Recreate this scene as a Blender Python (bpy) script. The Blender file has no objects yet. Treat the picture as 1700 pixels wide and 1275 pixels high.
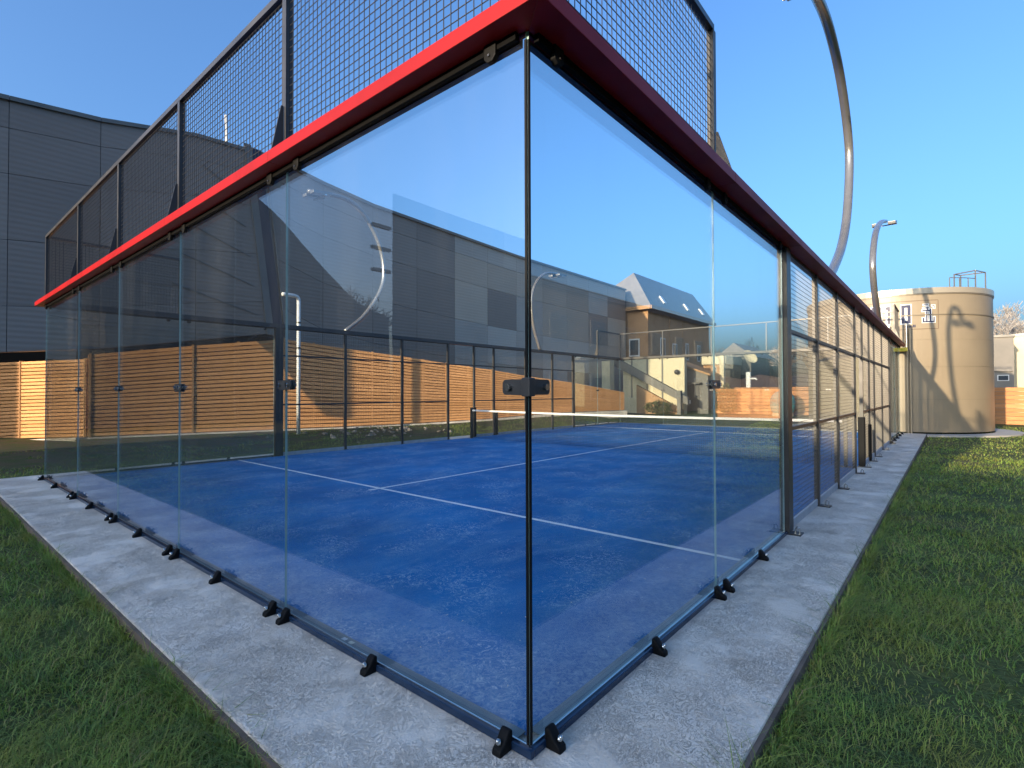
import bpy, bmesh, math, random
import numpy as np
from mathutils import Vector, Matrix

random.seed(7)
RNG = np.random.default_rng(11)
SC = bpy.context.scene
COL = SC.collection

# ------------------------------------------------------------------ camera
CAM = Vector((1.312, -1.660, 1.451))
yaw, pit, roll = -0.700, 0.015, -0.003
fw = Vector((math.sin(yaw)*math.cos(pit), math.cos(yaw)*math.cos(pit), math.sin(pit)))
rt = Vector((math.cos(yaw), -math.sin(yaw), 0)); up = rt.cross(fw)
R_ = rt*math.cos(roll) + up*math.sin(roll); U_ = -rt*math.sin(roll) + up*math.cos(roll)
cam = bpy.data.cameras.new('camera'); cam.sensor_width = 36; cam.lens = 864.985/1700*36
cam.clip_start = 0.05; cam.clip_end = 3000
camo = bpy.data.objects.new('camera', cam); COL.objects.link(camo)
m = Matrix((R_, U_, -fw)).transposed().to_4x4(); m.translation = CAM
camo.matrix_world = m; SC.camera = camo

# ------------------------------------------------------------------ sky, sun, exposure
SUN_EL = math.atan(0.165); SUN_TO = Vector((-0.10, -1.0, 0)).normalized()
SUN_TO = Vector((SUN_TO.x*math.cos(SUN_EL), SUN_TO.y*math.cos(SUN_EL), math.sin(SUN_EL)))
w = bpy.data.worlds.new('World'); SC.world = w; w.use_nodes = True
nt = w.node_tree; bg = nt.nodes['Background']
sky = nt.nodes.new('ShaderNodeTexSky'); sky.sky_type = 'NISHITA'; sky.sun_disc = False
sky.sun_elevation = SUN_EL; sky.sun_rotation = math.atan2(SUN_TO.x, SUN_TO.y)
sky.altitude = 100; sky.air_density = 1.0; sky.dust_density = 6.4; sky.ozone_density = 4.9
nt.links.new(sky.outputs[0], bg.inputs[0]); bg.inputs[1].default_value = 0.15
sl = bpy.data.lights.new('sun', 'SUN'); sl.energy = 2.25; sl.angle = math.radians(0.53); sl.color = (1.0, 0.80, 0.55)
so = bpy.data.objects.new('sun', sl); COL.objects.link(so)
so.rotation_euler = (-SUN_TO).to_track_quat('-Z', 'Y').to_euler()
SC.view_settings.view_transform = 'Standard'; SC.view_settings.look = 'None'
SC.view_settings.exposure = 1.88; SC.view_settings.gamma = 1.0
SC.render.engine = 'CYCLES'
cy = SC.cycles
cy.max_bounces = 10; cy.diffuse_bounces = 3; cy.glossy_bounces = 6; cy.transmission_bounces = 6
cy.transparent_max_bounces = 48; cy.caustics_reflective = False; cy.caustics_refractive = False
cy.use_denoising = True; cy.sample_clamp_indirect = 6

# ------------------------------------------------------------------ materials
def nodes(name):
    ma = bpy.data.materials.new(name); ma.use_nodes = True
    t = ma.node_tree; return ma, t, t.nodes['Principled BSDF'], t.nodes['Material Output']
def N(t, typ, **kw):
    n = t.nodes.new(typ)
    for k, v in kw.items(): setattr(n, k, v)
    return n
def mth(t, op, a, b=None, c=None):
    n = N(t, 'ShaderNodeMath', operation=op)
    for i, v in enumerate((a, b, c)):
        if v is None: continue
        if isinstance(v, (int, float)): n.inputs[i].default_value = v
        else: t.links.new(v, n.inputs[i])
    return n.outputs[0]
def coords(t, stretch=(1, 1, 1), kind='Object'):
    tc = N(t, 'ShaderNodeTexCoord'); mp = N(t, 'ShaderNodeMapping')
    mp.inputs['Scale'].default_value = stretch
    t.links.new(tc.outputs[kind], mp.inputs[0]); return mp.outputs[0]
def noise(t, vec, scale, detail=4, dist=0, rough=.55):
    n = N(t, 'ShaderNodeTexNoise'); n.inputs['Scale'].default_value = scale
    n.inputs['Detail'].default_value = detail; n.inputs['Distortion'].default_value = dist
    n.inputs['Roughness'].default_value = rough
    t.links.new(vec, n.inputs['Vector']); return n.outputs[0]
def ramp(t, fac, lo, hi):
    n = N(t, 'ShaderNodeMapRange'); n.clamp = True
    n.inputs[1].default_value = lo; n.inputs[2].default_value = hi
    t.links.new(fac, n.inputs[0]); return n.outputs[0]
def mixc(t, fac, a, b, mode='MIX'):
    n = N(t, 'ShaderNodeMix', data_type='RGBA', blend_type=mode)
    for i, v in ((0, fac), (6, a), (7, b)):
        if isinstance(v, (int, float)): n.inputs[i].default_value = v
        elif isinstance(v, tuple): n.inputs[i].default_value = (*v, 1)
        else: t.links.new(v, n.inputs[i])
    return n.outputs[2]
def bumpn(t, h, strength, dist, bsdf):
    b = N(t, 'ShaderNodeBump'); b.inputs['Strength'].default_value = strength
    b.inputs['Distance'].default_value = dist
    t.links.new(h, b.inputs['Height']); t.links.new(b.outputs[0], bsdf.inputs['Normal'])
def pm(name, col, rough=.5, metal=0.0, col2=None, scale=4, lo=.35, hi=.7, stretch=(1, 1, 1), bump=0, bscale=40, bdist=.003, rnd=0, spec=.5, kind='Object', rvar=0):
    ma, t, b, o = nodes(name)
    b.inputs['Roughness'].default_value = rough; b.inputs['Metallic'].default_value = metal
    b.inputs['Specular IOR Level'].default_value = spec
    vec = coords(t, stretch, kind)
    c = None
    if col2 is not None:
        c = mixc(t, ramp(t, noise(t, vec, scale, 6), lo, hi), tuple(col), tuple(col2))
    if rnd:
        oi = N(t, 'ShaderNodeObjectInfo')
        f = mth(t, 'MULTIPLY_ADD', oi.outputs['Random'], 2*rnd, 1-rnd)
        cc = N(t, 'ShaderNodeCombineColor')
        for i in range(3): t.links.new(f, cc.inputs[i])
        c = mixc(t, 1.0, c if c is not None else tuple(col), cc.outputs[0], 'MULTIPLY')
    if c is None: b.inputs['Base Color'].default_value = (*col, 1)
    else: t.links.new(c, b.inputs['Base Color'])
    if rvar:
        r = mth(t, 'MULTIPLY_ADD', noise(t, vec, scale*2, 3), rvar, rough-rvar/2); t.links.new(r, b.inputs['Roughness'])
    if bump: bumpn(t, noise(t, vec, bscale, 5), bump, bdist, b)
    return ma

def glass_material():
    ma, t, b, o = nodes('court_glass'); t.nodes.remove(b)
    g = N(t, 'ShaderNodeNewGeometry')
    d = N(t, 'ShaderNodeVectorMath', operation='DOT_PRODUCT')
    t.links.new(g.outputs['Normal'], d.inputs[0]); t.links.new(g.outputs['Incoming'], d.inputs[1])
    c = mth(t, 'ABSOLUTE', d.outputs['Value'])
    p = mth(t, 'POWER', mth(t, 'SUBTRACT', 1.0, c), 4.0)
    fr = mth(t, 'MULTIPLY_ADD', p, 0.94, 0.05)
    tr = N(t, 'ShaderNodeBsdfTransparent'); tr.inputs[0].default_value = (.945, .972, .968, 1)
    gl = N(t, 'ShaderNodeBsdfGlossy'); gl.inputs['Roughness'].default_value = 0.0
    wb = N(t, 'ShaderNodeBump'); wb.inputs['Strength'].default_value = .12; wb.inputs['Distance'].default_value = .004
    t.links.new(noise(t, coords(t), 1.6, 2), wb.inputs['Height']); t.links.new(wb.outputs[0], gl.inputs['Normal'])
    mx = N(t, 'ShaderNodeMixShader'); t.links.new(fr, mx.inputs[0]); t.links.new(tr.outputs[0], mx.inputs[1]); t.links.new(gl.outputs[0], mx.inputs[2])
    vec = coords(t, (1, 1, .25))
    sm = mth(t, 'MULTIPLY', ramp(t, noise(t, coords(t, (9, 9, 1.1)), 1.5, 6, .5, .6), .58, .76), ramp(t, noise(t, coords(t), 1.1, 3), .5, .66))
    gz_ = N(t, 'ShaderNodeSeparateXYZ'); t.links.new(coords(t), gz_.inputs[0])
    low = mth(t, 'MULTIPLY', ramp(t, gz_.outputs[2], .55, .03), ramp(t, noise(t, coords(t), 9, 6), .35, .75))
    dust = mth(t, 'ADD', mth(t, 'MULTIPLY_ADD', ramp(t, noise(t, vec, 2.2, 8, .6, .65), .48, .8), .014, .003), mth(t, 'ADD', mth(t, 'MULTIPLY', sm, .03), mth(t, 'MULTIPLY', low, .035)))
    df = N(t, 'ShaderNodeBsdfDiffuse'); df.inputs[0].default_value = (.5, .52, .55, 1)
    m2 = N(t, 'ShaderNodeMixShader'); t.links.new(dust, m2.inputs[0]); t.links.new(mx.outputs[0], m2.inputs[1]); t.links.new(df.outputs[0], m2.inputs[2])
    t.links.new(m2.outputs[0], o.inputs[0]); return ma

def concrete_material():
    ma, t, b, o = nodes('trowelled_concrete')
    vec = coords(t)
    big = ramp(t, noise(t, vec, .9, 7, .4), .3, .72)
    c = mixc(t, big, (.68, .58, .47), (.90, .80, .68))
    c = mixc(t, mth(t, 'MULTIPLY', ramp(t, noise(t, vec, 2.6, 9, 1.2, .62), .52, .72), .55), c, (.36, .285, .21))
    c = mixc(t, mth(t, 'MULTIPLY', ramp(t, noise(t, coords(t, (1, .3, 1)), 5.5, 7, .6), .56, .74), .4), c, (.84, .80, .75))
    fine = noise(t, vec, 90, 5); c = mixc(t, mth(t, 'MULTIPLY', ramp(t, fine, .38, .75), .3), c, (.80, .76, .71))
    cur = noise(t, vec, 15, 2, 4.5); ln = mth(t, 'ABSOLUTE', mth(t, 'SUBTRACT', cur, .5))
    cur2 = noise(t, coords(t, (1.6, .7, 1)), 31, 2, 2.0); ln2 = mth(t, 'ABSOLUTE', mth(t, 'SUBTRACT', cur2, .48))
    msk = ramp(t, noise(t, vec, 1.7, 4), .40, .62)
    curl = mth(t, 'MULTIPLY', mth(t, 'SUBTRACT', 1.0, ramp(t, ln, 0.0, .032)), msk)
    curl2 = mth(t, 'MULTIPLY', mth(t, 'SUBTRACT', 1.0, ramp(t, ln2, 0.0, .028)), ramp(t, noise(t, vec, 2.9, 3), .45, .7))
    cc = mth(t, 'MAXIMUM', curl, curl2)
    c = mixc(t, mth(t, 'MULTIPLY', cc, .46), c, (.27, .235, .2))
    pit_ = N(t, 'ShaderNodeTexVoronoi'); pit_.inputs['Scale'].default_value = 17; t.links.new(vec, pit_.inputs['Vector'])
    pf = mth(t, 'MULTIPLY', mth(t, 'LESS_THAN', pit_.outputs['Distance'], .06), ramp(t, noise(t, vec, 4, 2), .5, .56))
    c = mixc(t, mth(t, 'MULTIPLY', pf, .7), c, (.13, .12, .12))
    t.links.new(c, b.inputs['Base Color']); b.inputs['Roughness'].default_value = .8
    h = mth(t, 'SUBTRACT', mth(t, 'ADD', mth(t, 'MULTIPLY', fine, .5), mth(t, 'MULTIPLY', noise(t, vec, 8, 5), 1.6)), mth(t, 'MULTIPLY', cc, 1.1)); bumpn(t, h, 1.0, .012, b)
    return ma

def turf_material():
    ma, t, b, o = nodes('blue_turf')
    vec = coords(t)
    c = mixc(t, ramp(t, noise(t, vec, .7, 5), .35, .7), (.0004, .125, .37), (.001, .20, .53))
    st = coords(t, (1, .35, 1))
    sand = ramp(t, noise(t, st, 1.9, 10, 1.1, .72), .48, .68)
    fib = noise(t, vec, 160, 3)
    c = mixc(t, mth(t, 'MULTIPLY', mth(t, 'MULTIPLY', sand, ramp(t, fib, .38, .6)), .5), c, (.28, .44, .60))
    sc_ = ramp(t, mth(t, 'ABSOLUTE', mth(t, 'SUBTRACT', noise(t, vec, 9, 5, 2.2, .6), .5)), .02, 0.0)
    msk = ramp(t, noise(t, vec, 1.6, 4), .44, .62)
    c = mixc(t, mth(t, 'MULTIPLY', mth(t, 'MULTIPLY', sc_, msk), .85), c, (.66, .72, .8))
    sy = N(t, 'ShaderNodeSeparateXYZ'); t.links.new(vec, sy.inputs[0])
    ed = mth(t, 'MINIMUM', sy.outputs[1], mth(t, 'MULTIPLY', sy.outputs[0], -1.0))
    drift = mth(t, 'MULTIPLY', ramp(t, mth(t, 'ADD', ed, mth(t, 'MULTIPLY', noise(t, vec, 3.5, 6), .9)), 1.25, .35), ramp(t, noise(t, vec, 26, 6, 1.5), .40, .66))
    c = mixc(t, mth(t, 'MULTIPLY', drift, .65), c, (.42, .54, .64))
    t.links.new(c, b.inputs['Base Color']); b.inputs['Roughness'].default_value = .85
    b.inputs['Specular IOR Level'].default_value = .25
    bumpn(t, noise(t, vec, 220, 2), .6, .008, b); return ma

def ground_material():
    ma, t, b, o = nodes('lawn_soil')
    vec = coords(t)
    c = mixc(t, ramp(t, noise(t, vec, 1.1, 7), .38, .66), (.07, .09, .035), (.13, .15, .045))
    c = mixc(t, ramp(t, noise(t, vec, .45, 5, .5), .52, .7), c, (.15, .12, .06))
    c = mixc(t, mth(t, 'MULTIPLY', ramp(t, noise(t, vec, 34, 4), .45, .7), .55), c, (.012, .022, .008))
    gx = N(t, 'ShaderNodeSeparateXYZ'); t.links.new(vec, gx.inputs[0])
    left = ramp(t, mth(t, 'ADD', gx.outputs[0], mth(t, 'MULTIPLY', noise(t, vec, .8, 4), 3.0)), -10.2, -11.6)
    mud = mixc(t, ramp(t, noise(t, vec, 2.2, 7), .4, .62), (.085, .07, .045), (.05, .075, .025))
    c = mixc(t, left, c, mud)
    t.links.new(c, b.inputs['Base Color']); b.inputs['Roughness'].default_value = .95
    b.inputs['Specular IOR Level'].default_value = .15
    bumpn(t, noise(t, vec, 28, 8), .9, .03, b); return ma

def grass_material():
    ma, t, b, o = nodes('grass_blade')
    g = N(t, 'ShaderNodeNewGeometry')
    rp = N(t, 'ShaderNodeValToRGB'); e = rp.color_ramp.elements
    e[0].position = 0; e[0].color = (.10, .18, .042, 1); e[1].position = 1; e[1].color = (.34, .28, .14, 1)
    for ps, cl in ((.3, (.185, .30, .06, 1)), (.62, (.28, .39, .075, 1)), (.84, (.32, .36, .085, 1)), (.93, (.27, .25, .08, 1))):
        q = e.new(ps); q.color = cl
    t.links.new(g.outputs['Random Per Island'], rp.inputs[0])
    vec = coords(t)
    c = mixc(t, mth(t, 'MULTIPLY', ramp(t, noise(t, vec, 1.4, 5), .46, .68), .6), rp.outputs[0], (.31, .29, .06))
    c = mixc(t, mth(t, 'MULTIPLY', ramp(t, noise(t, vec, 3.1, 4), .55, .7), .6), c, (.06, .14, .06))
    c = mixc(t, mth(t, 'MULTIPLY', ramp(t, noise(t, vec, 4.3, 5, .7), .60, .72), .6), c, (.22, .15, .075))
    t.links.new(c, b.inputs['Base Color']); b.inputs['Roughness'].default_value = .5; b.inputs['Specular IOR Level'].default_value = .3
    tl = N(t, 'ShaderNodeBsdfTranslucent'); t.links.new(c, tl.inputs[0])
    mx = N(t, 'ShaderNodeMixShader'); mx.inputs[0].default_value = .3
    t.links.new(b.outputs[0], mx.inputs[1]); t.links.new(tl.outputs[0], mx.inputs[2]); t.links.new(mx.outputs[0], o.inputs[0])
    return ma

def cladding_material(name, c1, c2, rough=.45):
    ma, t, b, o = nodes(name)
    vec = coords(t); sx = N(t, 'ShaderNodeSeparateXYZ'); t.links.new(vec, sx.inputs[0])
    oi = N(t, 'ShaderNodeObjectInfo')
    f = ramp(t, mth(t, 'ADD', mth(t, 'MULTIPLY', noise(t, vec, .35, 5), .55), mth(t, 'MULTIPLY', oi.outputs['Random'], .45)), .2, .75)
    c = mixc(t, f, c1, c2); t.links.new(c, b.inputs['Base Color'])
    b.inputs['Roughness'].default_value = rough; b.inputs['Specular IOR Level'].default_value = .4
    rib = mth(t, 'SINE', mth(t, 'MULTIPLY', sx.outputs[2], 42.0))
    bumpn(t, mth(t, 'ADD', rib, mth(t, 'MULTIPLY', noise(t, vec, .8, 3), 2.0)), .35, .006, b); return ma

def wood_material(name, c1, c2, c3, st=(6, .5, 14)):
    ma, t, b, o = nodes(name)
    vec = coords(t, st); oi = N(t, 'ShaderNodeObjectInfo')
    off = N(t, 'ShaderNodeVectorMath', operation='ADD'); t.links.new(vec, off.inputs[0])
    cb = N(t, 'ShaderNodeCombineXYZ')
    t.links.new(mth(t, 'MULTIPLY', oi.outputs['Random'], 40.0), cb.inputs[0]); t.links.new(mth(t, 'MULTIPLY', oi.outputs['Random'], 17.0), cb.inputs[1])
    t.links.new(cb.outputs[0], off.inputs[1])
    c = mixc(t, oi.outputs['Random'], c1, c2)
    c = mixc(t, mth(t, 'MULTIPLY', ramp(t, noise(t, off.outputs[0], 2.2, 7, .6), .45, .75), .7), c, c3)
    t.links.new(c, b.inputs['Base Color']); b.inputs['Roughness'].default_value = .7; b.inputs['Specular IOR Level'].default_value = .25
    bumpn(t, noise(t, off.outputs[0], 6, 5), .4, .004, b); return ma

M = dict(
    glass=glass_material(), concrete=concrete_material(), turf=turf_material(), ground=ground_material(), grass=grass_material(),
    edge=pm('glass_edge', (.32, .50, .48), .12, col2=(.45, .6, .6), scale=3, spec=.9),
    line=pm('line_paint', (.72, .76, .82), .8, col2=(.5, .58, .7), scale=9, lo=.5, hi=.8, bump=.3, bscale=200),
    red=pm('red_powder_coat', (.33, .006, .007), .5, col2=(.25, .005, .006), spec=.2, scale=2.5, bump=.05, bscale=300, bdist=.001, rvar=.1),
    steel=pm('dark_steel', (.035, .034, .036), .38, .0, col2=(.055, .052, .05), scale=3, rvar=.15),
    bronze=pm('bronze_steel', (.034, .031, .028), .42, .15, col2=(.05, .045, .04), scale=2.5, rvar=.2),
    black=pm('black_bracket', (.004, .004, .0045), .62, col2=(.007, .007, .0075), scale=20, rvar=.15, spec=.15),
    navy=pm('base_rail_navy', (.012, .03, .07), .18, .2, col2=(.02, .045, .09), scale=6),
    flange=pm('base_flange_grey', (.19, .22, .23), .45, .3, col2=(.14, .17, .18), scale=5),
    chrome=pm('bolt_steel', (.55, .54, .52), .22, 1.0),
    wire=pm('mesh_wire', (.035, .033, .032), .5, .1, spec=.3),
    wireb=pm('mesh_wire_bronze', (.075, .065, .052), .45, .2),
    kerb=pm('kerb_strip', (.42, .43, .45), .6, col2=(.33, .34, .36), scale=7),
    galv=pm('lamp_pole_steel', (.27, .26, .25), .25, .55, col2=(.22, .215, .21), scale=3, rvar=.12),
    lampbox=pm('lamp_housing', (.16, .16, .165), .35, .6), lens=pm('lamp_lens', (.6, .6, .58), .1, spec=.8),
    edging=pm('edging_board', (.17, .125, .095), .85, col2=(.09, .07, .055), scale=6, bump=.4, bscale=30),
    net=pm('net_cord', (.012, .014, .018), .8), tape=pm('net_tape', (.74, .71, .66), .75, col2=(.62, .6, .57), scale=6),
    tank=pm('tank_paint', (.275, .222, .15), .4, col2=(.25, .2, .135), scale=.9, bump=.06, bscale=3, bdist=.02, rvar=.12),
    tankband=pm('tank_band', (.20, .165, .115), .4, .2), tankrim=pm('tank_rim', (.44, .38, .29), .28, .35),
    white=pm('white_paint', (.75, .75, .73), .5, col2=(.66, .66, .64), scale=3), navytxt=pm('navy_lettering', (.02, .024, .07), .5),
    signline=pm('sign_line', (.16, .11, .07), .5), yellow=pm('yellow_paint', (.75, .56, .02), .45, col2=(.65, .48, .02), scale=5),
    clad=cladding_material('dark_cladding', (.215, .172, .145), (.285, .232, .195)), clad2=cladding_material('charcoal_cladding', (.05, .05, .055), (.07, .07, .074)),
    cladg=cladding_material('grey_cladding', (.36, .325, .285), (.50, .455, .40), .5),
    cladb=cladding_material('brown_grey_cladding', (.38, .315, .25), (.50, .42, .335), .5),
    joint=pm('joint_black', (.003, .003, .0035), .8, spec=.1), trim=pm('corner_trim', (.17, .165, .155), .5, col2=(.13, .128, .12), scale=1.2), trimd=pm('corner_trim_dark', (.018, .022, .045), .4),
    wood=wood_material('fence_larch', (.60, .295, .112), (.74, .375, .155), (.40, .18, .068)),
    woodback=wood_material('fence_backing', (.34, .17, .07), (.42, .22, .09), (.2, .09, .035)),
    woodpost=wood_material('fence_post_wood', (.42, .24, .11), (.5, .28, .13), (.22, .11, .05), (8, 8, 1)),
    wood2=wood_material('panel_fence_wood', (.46, .21, .085), (.58, .28, .12), (.33, .13, .05), (.8, 6, 14)),
    stone=pm('rubble', (.32, .27, .21), .9, col2=(.2, .17, .14), scale=20, bump=.5, bscale=40, rnd=.3),
    roofs=pm('slate_roof', (.16, .145, .135), .6, col2=(.2, .18, .165), scale=2, bump=.3, bscale=20, bdist=.02),
    brown=pm('brown_render', (.38, .215, .105), .85, col2=(.46, .27, .14), scale=1.2, bump=.2, bscale=15),
    timber=pm('weathered_timber', (.20, .155, .11), .85, col2=(.26, .20, .14), scale=1.5, stretch=(1, 6, .6), bump=.2, bscale=15),
    cream=pm('cream_render', (.62, .54, .37), .85, col2=(.56, .48, .32), scale=1.5, bump=.2, bscale=30),
    grey=pm('grey_render', (.16, .15, .135), .8, col2=(.2, .185, .165), scale=1.4, bump=.2, bscale=30),
    dark=pm('dark_opening', (.02, .02, .022), .4), pane=pm('window_pane', (.05, .06, .07), .06, spec=.9),
    teal=pm('teal_fabric', (.05, .30, .32), .7, col2=(.08, .36, .37), scale=2.5, bump=.15, bscale=8),
    leaf=pm('shrub_leaf', (.05, .07, .022), .55, col2=(.1, .105, .035), scale=3), bark=pm('bark', (.10, .075, .055), .9, col2=(.15, .115, .085), scale=6),
    palebark=pm('pale_bark', (.30, .27, .245), .9, col2=(.38, .345, .31), scale=6),
    hill=pm('wooded_hill', (.13, .085, .055), .95, col2=(.19, .12, .07), scale=.25, bump=.8, bscale=2.5, bdist=.5),
    flake=pm('leaf_litter', (.62, .6, .55), .8, rnd=.2), sticker=pm('sticker', (.7, .66, .5), .5),
    path=pm('tank_footing', (.42, .40, .36), .85, col2=(.36, .34, .3), scale=3, bump=.3, bscale=40),
)

# ------------------------------------------------------------------ mesh helpers
ORG = {}
def obj_of(name, me, parent=None, loc=None):
    o = bpy.data.objects.new(name, me); COL.objects.link(o)
    if parent is not None: o.parent = parent
    if loc is not None: o.location = loc
    return o
def tag(o, label, cat, group=None):
    o['label'] = label; o['category'] = cat
    if group: o['group'] = group
    return o
def thing(name, loc, label, cat, group=None):
    o = bpy.data.objects.new(name, None); COL.objects.link(o); o.location = loc; o.empty_display_size = .2
    ORG[o] = Vector(loc); return tag(o, label, cat, group)
class MB:
    def __init__(s): s.v = []; s.f = []; s.mi = []
    def add(s, vs, fs, mi=0):
        n = len(s.v); s.v += [Vector(p) for p in vs]
        for q in fs: s.f.append([i+n for i in q]); s.mi.append(mi)
        return s
    def box(s, x0, x1, y0, y1, z0, z1, mi=0):
        vs = [(x0, y0, z0), (x1, y0, z0), (x1, y1, z0), (x0, y1, z0), (x0, y0, z1), (x1, y0, z1), (x1, y1, z1), (x0, y1, z1)]
        return s.add(vs, [(0, 3, 2, 1), (4, 5, 6, 7), (0, 1, 5, 4), (1, 2, 6, 5), (2, 3, 7, 6), (3, 0, 4, 7)], mi)
    def prism(s, poly, d, mi=0):
        d = Vector(d); n = len(poly); a = [Vector(p) for p in poly]; b = [p+d for p in a]
        nrm = Vector((0, 0, 0))
        for i in range(n): nrm += a[i].cross(a[(i+1) % n])
        fl = nrm.dot(d) > 0
        bot = list(range(n)); top = [n+i for i in range(n)]
        fs = [bot[::-1] if fl else bot, top if fl else top[::-1]]
        for i in range(n):
            j = (i+1) % n; q = (i, j, n+j, n+i); fs.append(q if fl else q[::-1])
        return s.add(a+b, fs, mi)
    def tube(s, pts, r, n=6, cap=True, mi=0, ry=None, side=None):
        pts = [Vector(p) for p in pts]; L = len(pts); rings = []
        rr = r if isinstance(r, (list, tuple)) else [r]*L
        ref = None
        for i, p in enumerate(pts):
            tg = (pts[min(i+1, L-1)] - pts[max(i-1, 0)]).normalized()
            if side is not None: a = Vector(side)
            else:
                if ref is None: ref = Vector((0, 0, 1)) if abs(tg.z) < .9 else Vector((1, 0, 0))
                a = tg.cross(ref)
                if a.length < 1e-4: a = tg.orthogonal()
            a = (a - tg*a.dot(tg)).normalized(); b = tg.cross(a)
            if side is None: ref = b.cross(tg) if False else ref
            k = rr[i]; kb = ry if ry else k
            ph = math.pi/n
            rings.append([p + a*math.cos(2*math.pi*j/n+ph)*k + b*math.sin(2*math.pi*j/n+ph)*kb for j in range(n)])
        vs = [q for rg in rings for q in rg]; fs = []
        for i in range(L-1):
            for j in range(n):
                k = (j+1) % n; fs.append((i*n+j, i*n+k, (i+1)*n+k, (i+1)*n+j))
        if cap: fs.append(tuple(range(n))[::-1]); fs.append(tuple((L-1)*n+j for j in range(n)))
        return s.add(vs, fs, mi)
    def sphere(s, c, r, nu=10, nv=6, sc=(1, 1, 1), mi=0):
        c = Vector(c); vs = [c+Vector((0, 0, r*sc[2]))]
        for i in range(1, nv):
            th = math.pi*i/nv
            for j in range(nu):
                ph = 2*math.pi*j/nu; vs.append(c+Vector((r*sc[0]*math.sin(th)*math.cos(ph), r*sc[1]*math.sin(th)*math.sin(ph), r*sc[2]*math.cos(th))))
        vs.append(c-Vector((0, 0, r*sc[2]))); fs = []
        for j in range(nu): fs.append((0, 1+j, 1+(j+1) % nu))
        for i in range(nv-2):
            for j in range(nu):
                a = 1+i*nu+j; b = 1+i*nu+(j+1) % nu; fs.append((a, a+nu, b+nu, b))
        L = len(vs)-1; k = 1+(nv-2)*nu
        for j in range(nu): fs.append((L, k+(j+1) % nu, k+j))
        return s.add(vs, fs, mi)
    def mesh(s, name, mats, origin=(0, 0, 0), smooth=False, bevel=0):
        me = bpy.data.meshes.new(name); o = Vector(origin)
        me.from_pydata([tuple(p-o) for p in s.v], [], s.f)
        mats = mats if isinstance(mats, (list, tuple)) else [mats]
        for x in mats: me.materials.append(x)
        if len(mats) > 1: me.polygons.foreach_set('material_index', s.mi)
        if bevel:
            bm = bmesh.new(); bm.from_mesh(me)
            bmesh.ops.bevel(bm, geom=[e for e in bm.edges if e.is_manifold and e.calc_face_angle(0) > .3], offset=bevel, segments=2, affect='EDGES', profile=.6)
            bm.to_mesh(me); bm.free()
        if smooth: me.polygons.foreach_set('use_smooth', [True]*len(me.polygons))
        me.update(); return me
    def build(s, name, mats, parent=None, smooth=False, bevel=0, kind=None):
        org = Vector((0, 0, 0)); p = parent
        while p is not None and p not in ORG: p = p.parent
        if p is not None: org = ORG[p]
        o = obj_of(name, s.mesh(name, mats, org, smooth, bevel), parent)
        if kind: o['kind'] = kind
        return o
def fast_mesh(name, V, T, mat):
    me = bpy.data.meshes.new(name); n = len(T)
    me.vertices.add(len(V)); me.vertices.foreach_set('co', V.astype(np.float32).ravel())
    me.loops.add(3*n); me.loops.foreach_set('vertex_index', T.astype(np.int32).ravel())
    me.polygons.add(n); me.polygons.foreach_set('loop_start', np.arange(0, 3*n, 3, dtype=np.int32))
    me.update(calc_edges=True); me.materials.append(mat); return me

# ------------------------------------------------------------------ setting: ground, slab, turf
g = MB(); g.add([(-700, -700, -.085), (700, -700, -.085), (700, 900, -.085), (-700, 900, -.085)], [(0, 1, 2, 3)])
ground = g.build('lawn', M['ground']); ground['kind'] = 'structure'
W = 10.4; LEN = 20.0; AP = .67
sl_ = MB().box(-W-AP, AP, -AP, LEN+AP, -.2, 0.0)
slab = sl_.build('concrete_apron', M['concrete'], bevel=.012); slab['kind'] = 'structure'
tf = MB().box(-W+.07, -.07, .07, LEN-.07, .002, .010)
for q in ((-W-AP-.022, AP+.022, -AP-.022, -AP-.0005), (-W-AP-.022, -W-AP-.0005, -AP, LEN+AP), (AP+.0005, AP+.022, -AP, LEN+AP), (-W-AP-.022, AP+.022, LEN+AP+.0005, LEN+AP+.022)):
    MB().box(*q, -.2, -.012).build('edging_board', M['edging'], slab)
turf = tf.build('court_turf', M['turf']); turf['kind'] = 'structure'
def line(ax, ay, bx, by, wd=.05):
    a = Vector((ax, ay, 0)); b = Vector((bx, by, 0)); d = (b-a).normalized(); n = Vector((-d.y, d.x, 0))*wd/2
    q = [a-n, b-n, b+n, a+n]
    MB().prism([(p.x, p.y, .0105) for p in q], (0, 0, .004)).build('court_line', M['line'], turf)
line(-W+.08, 3.10, -.08, 3.00); line(-W+.08, 16.95, -.08, 16.95)
line(-5.25, 2.86, -5.25, 3.02); line(-5.25, 3.09, -5.25, 16.92)

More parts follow.
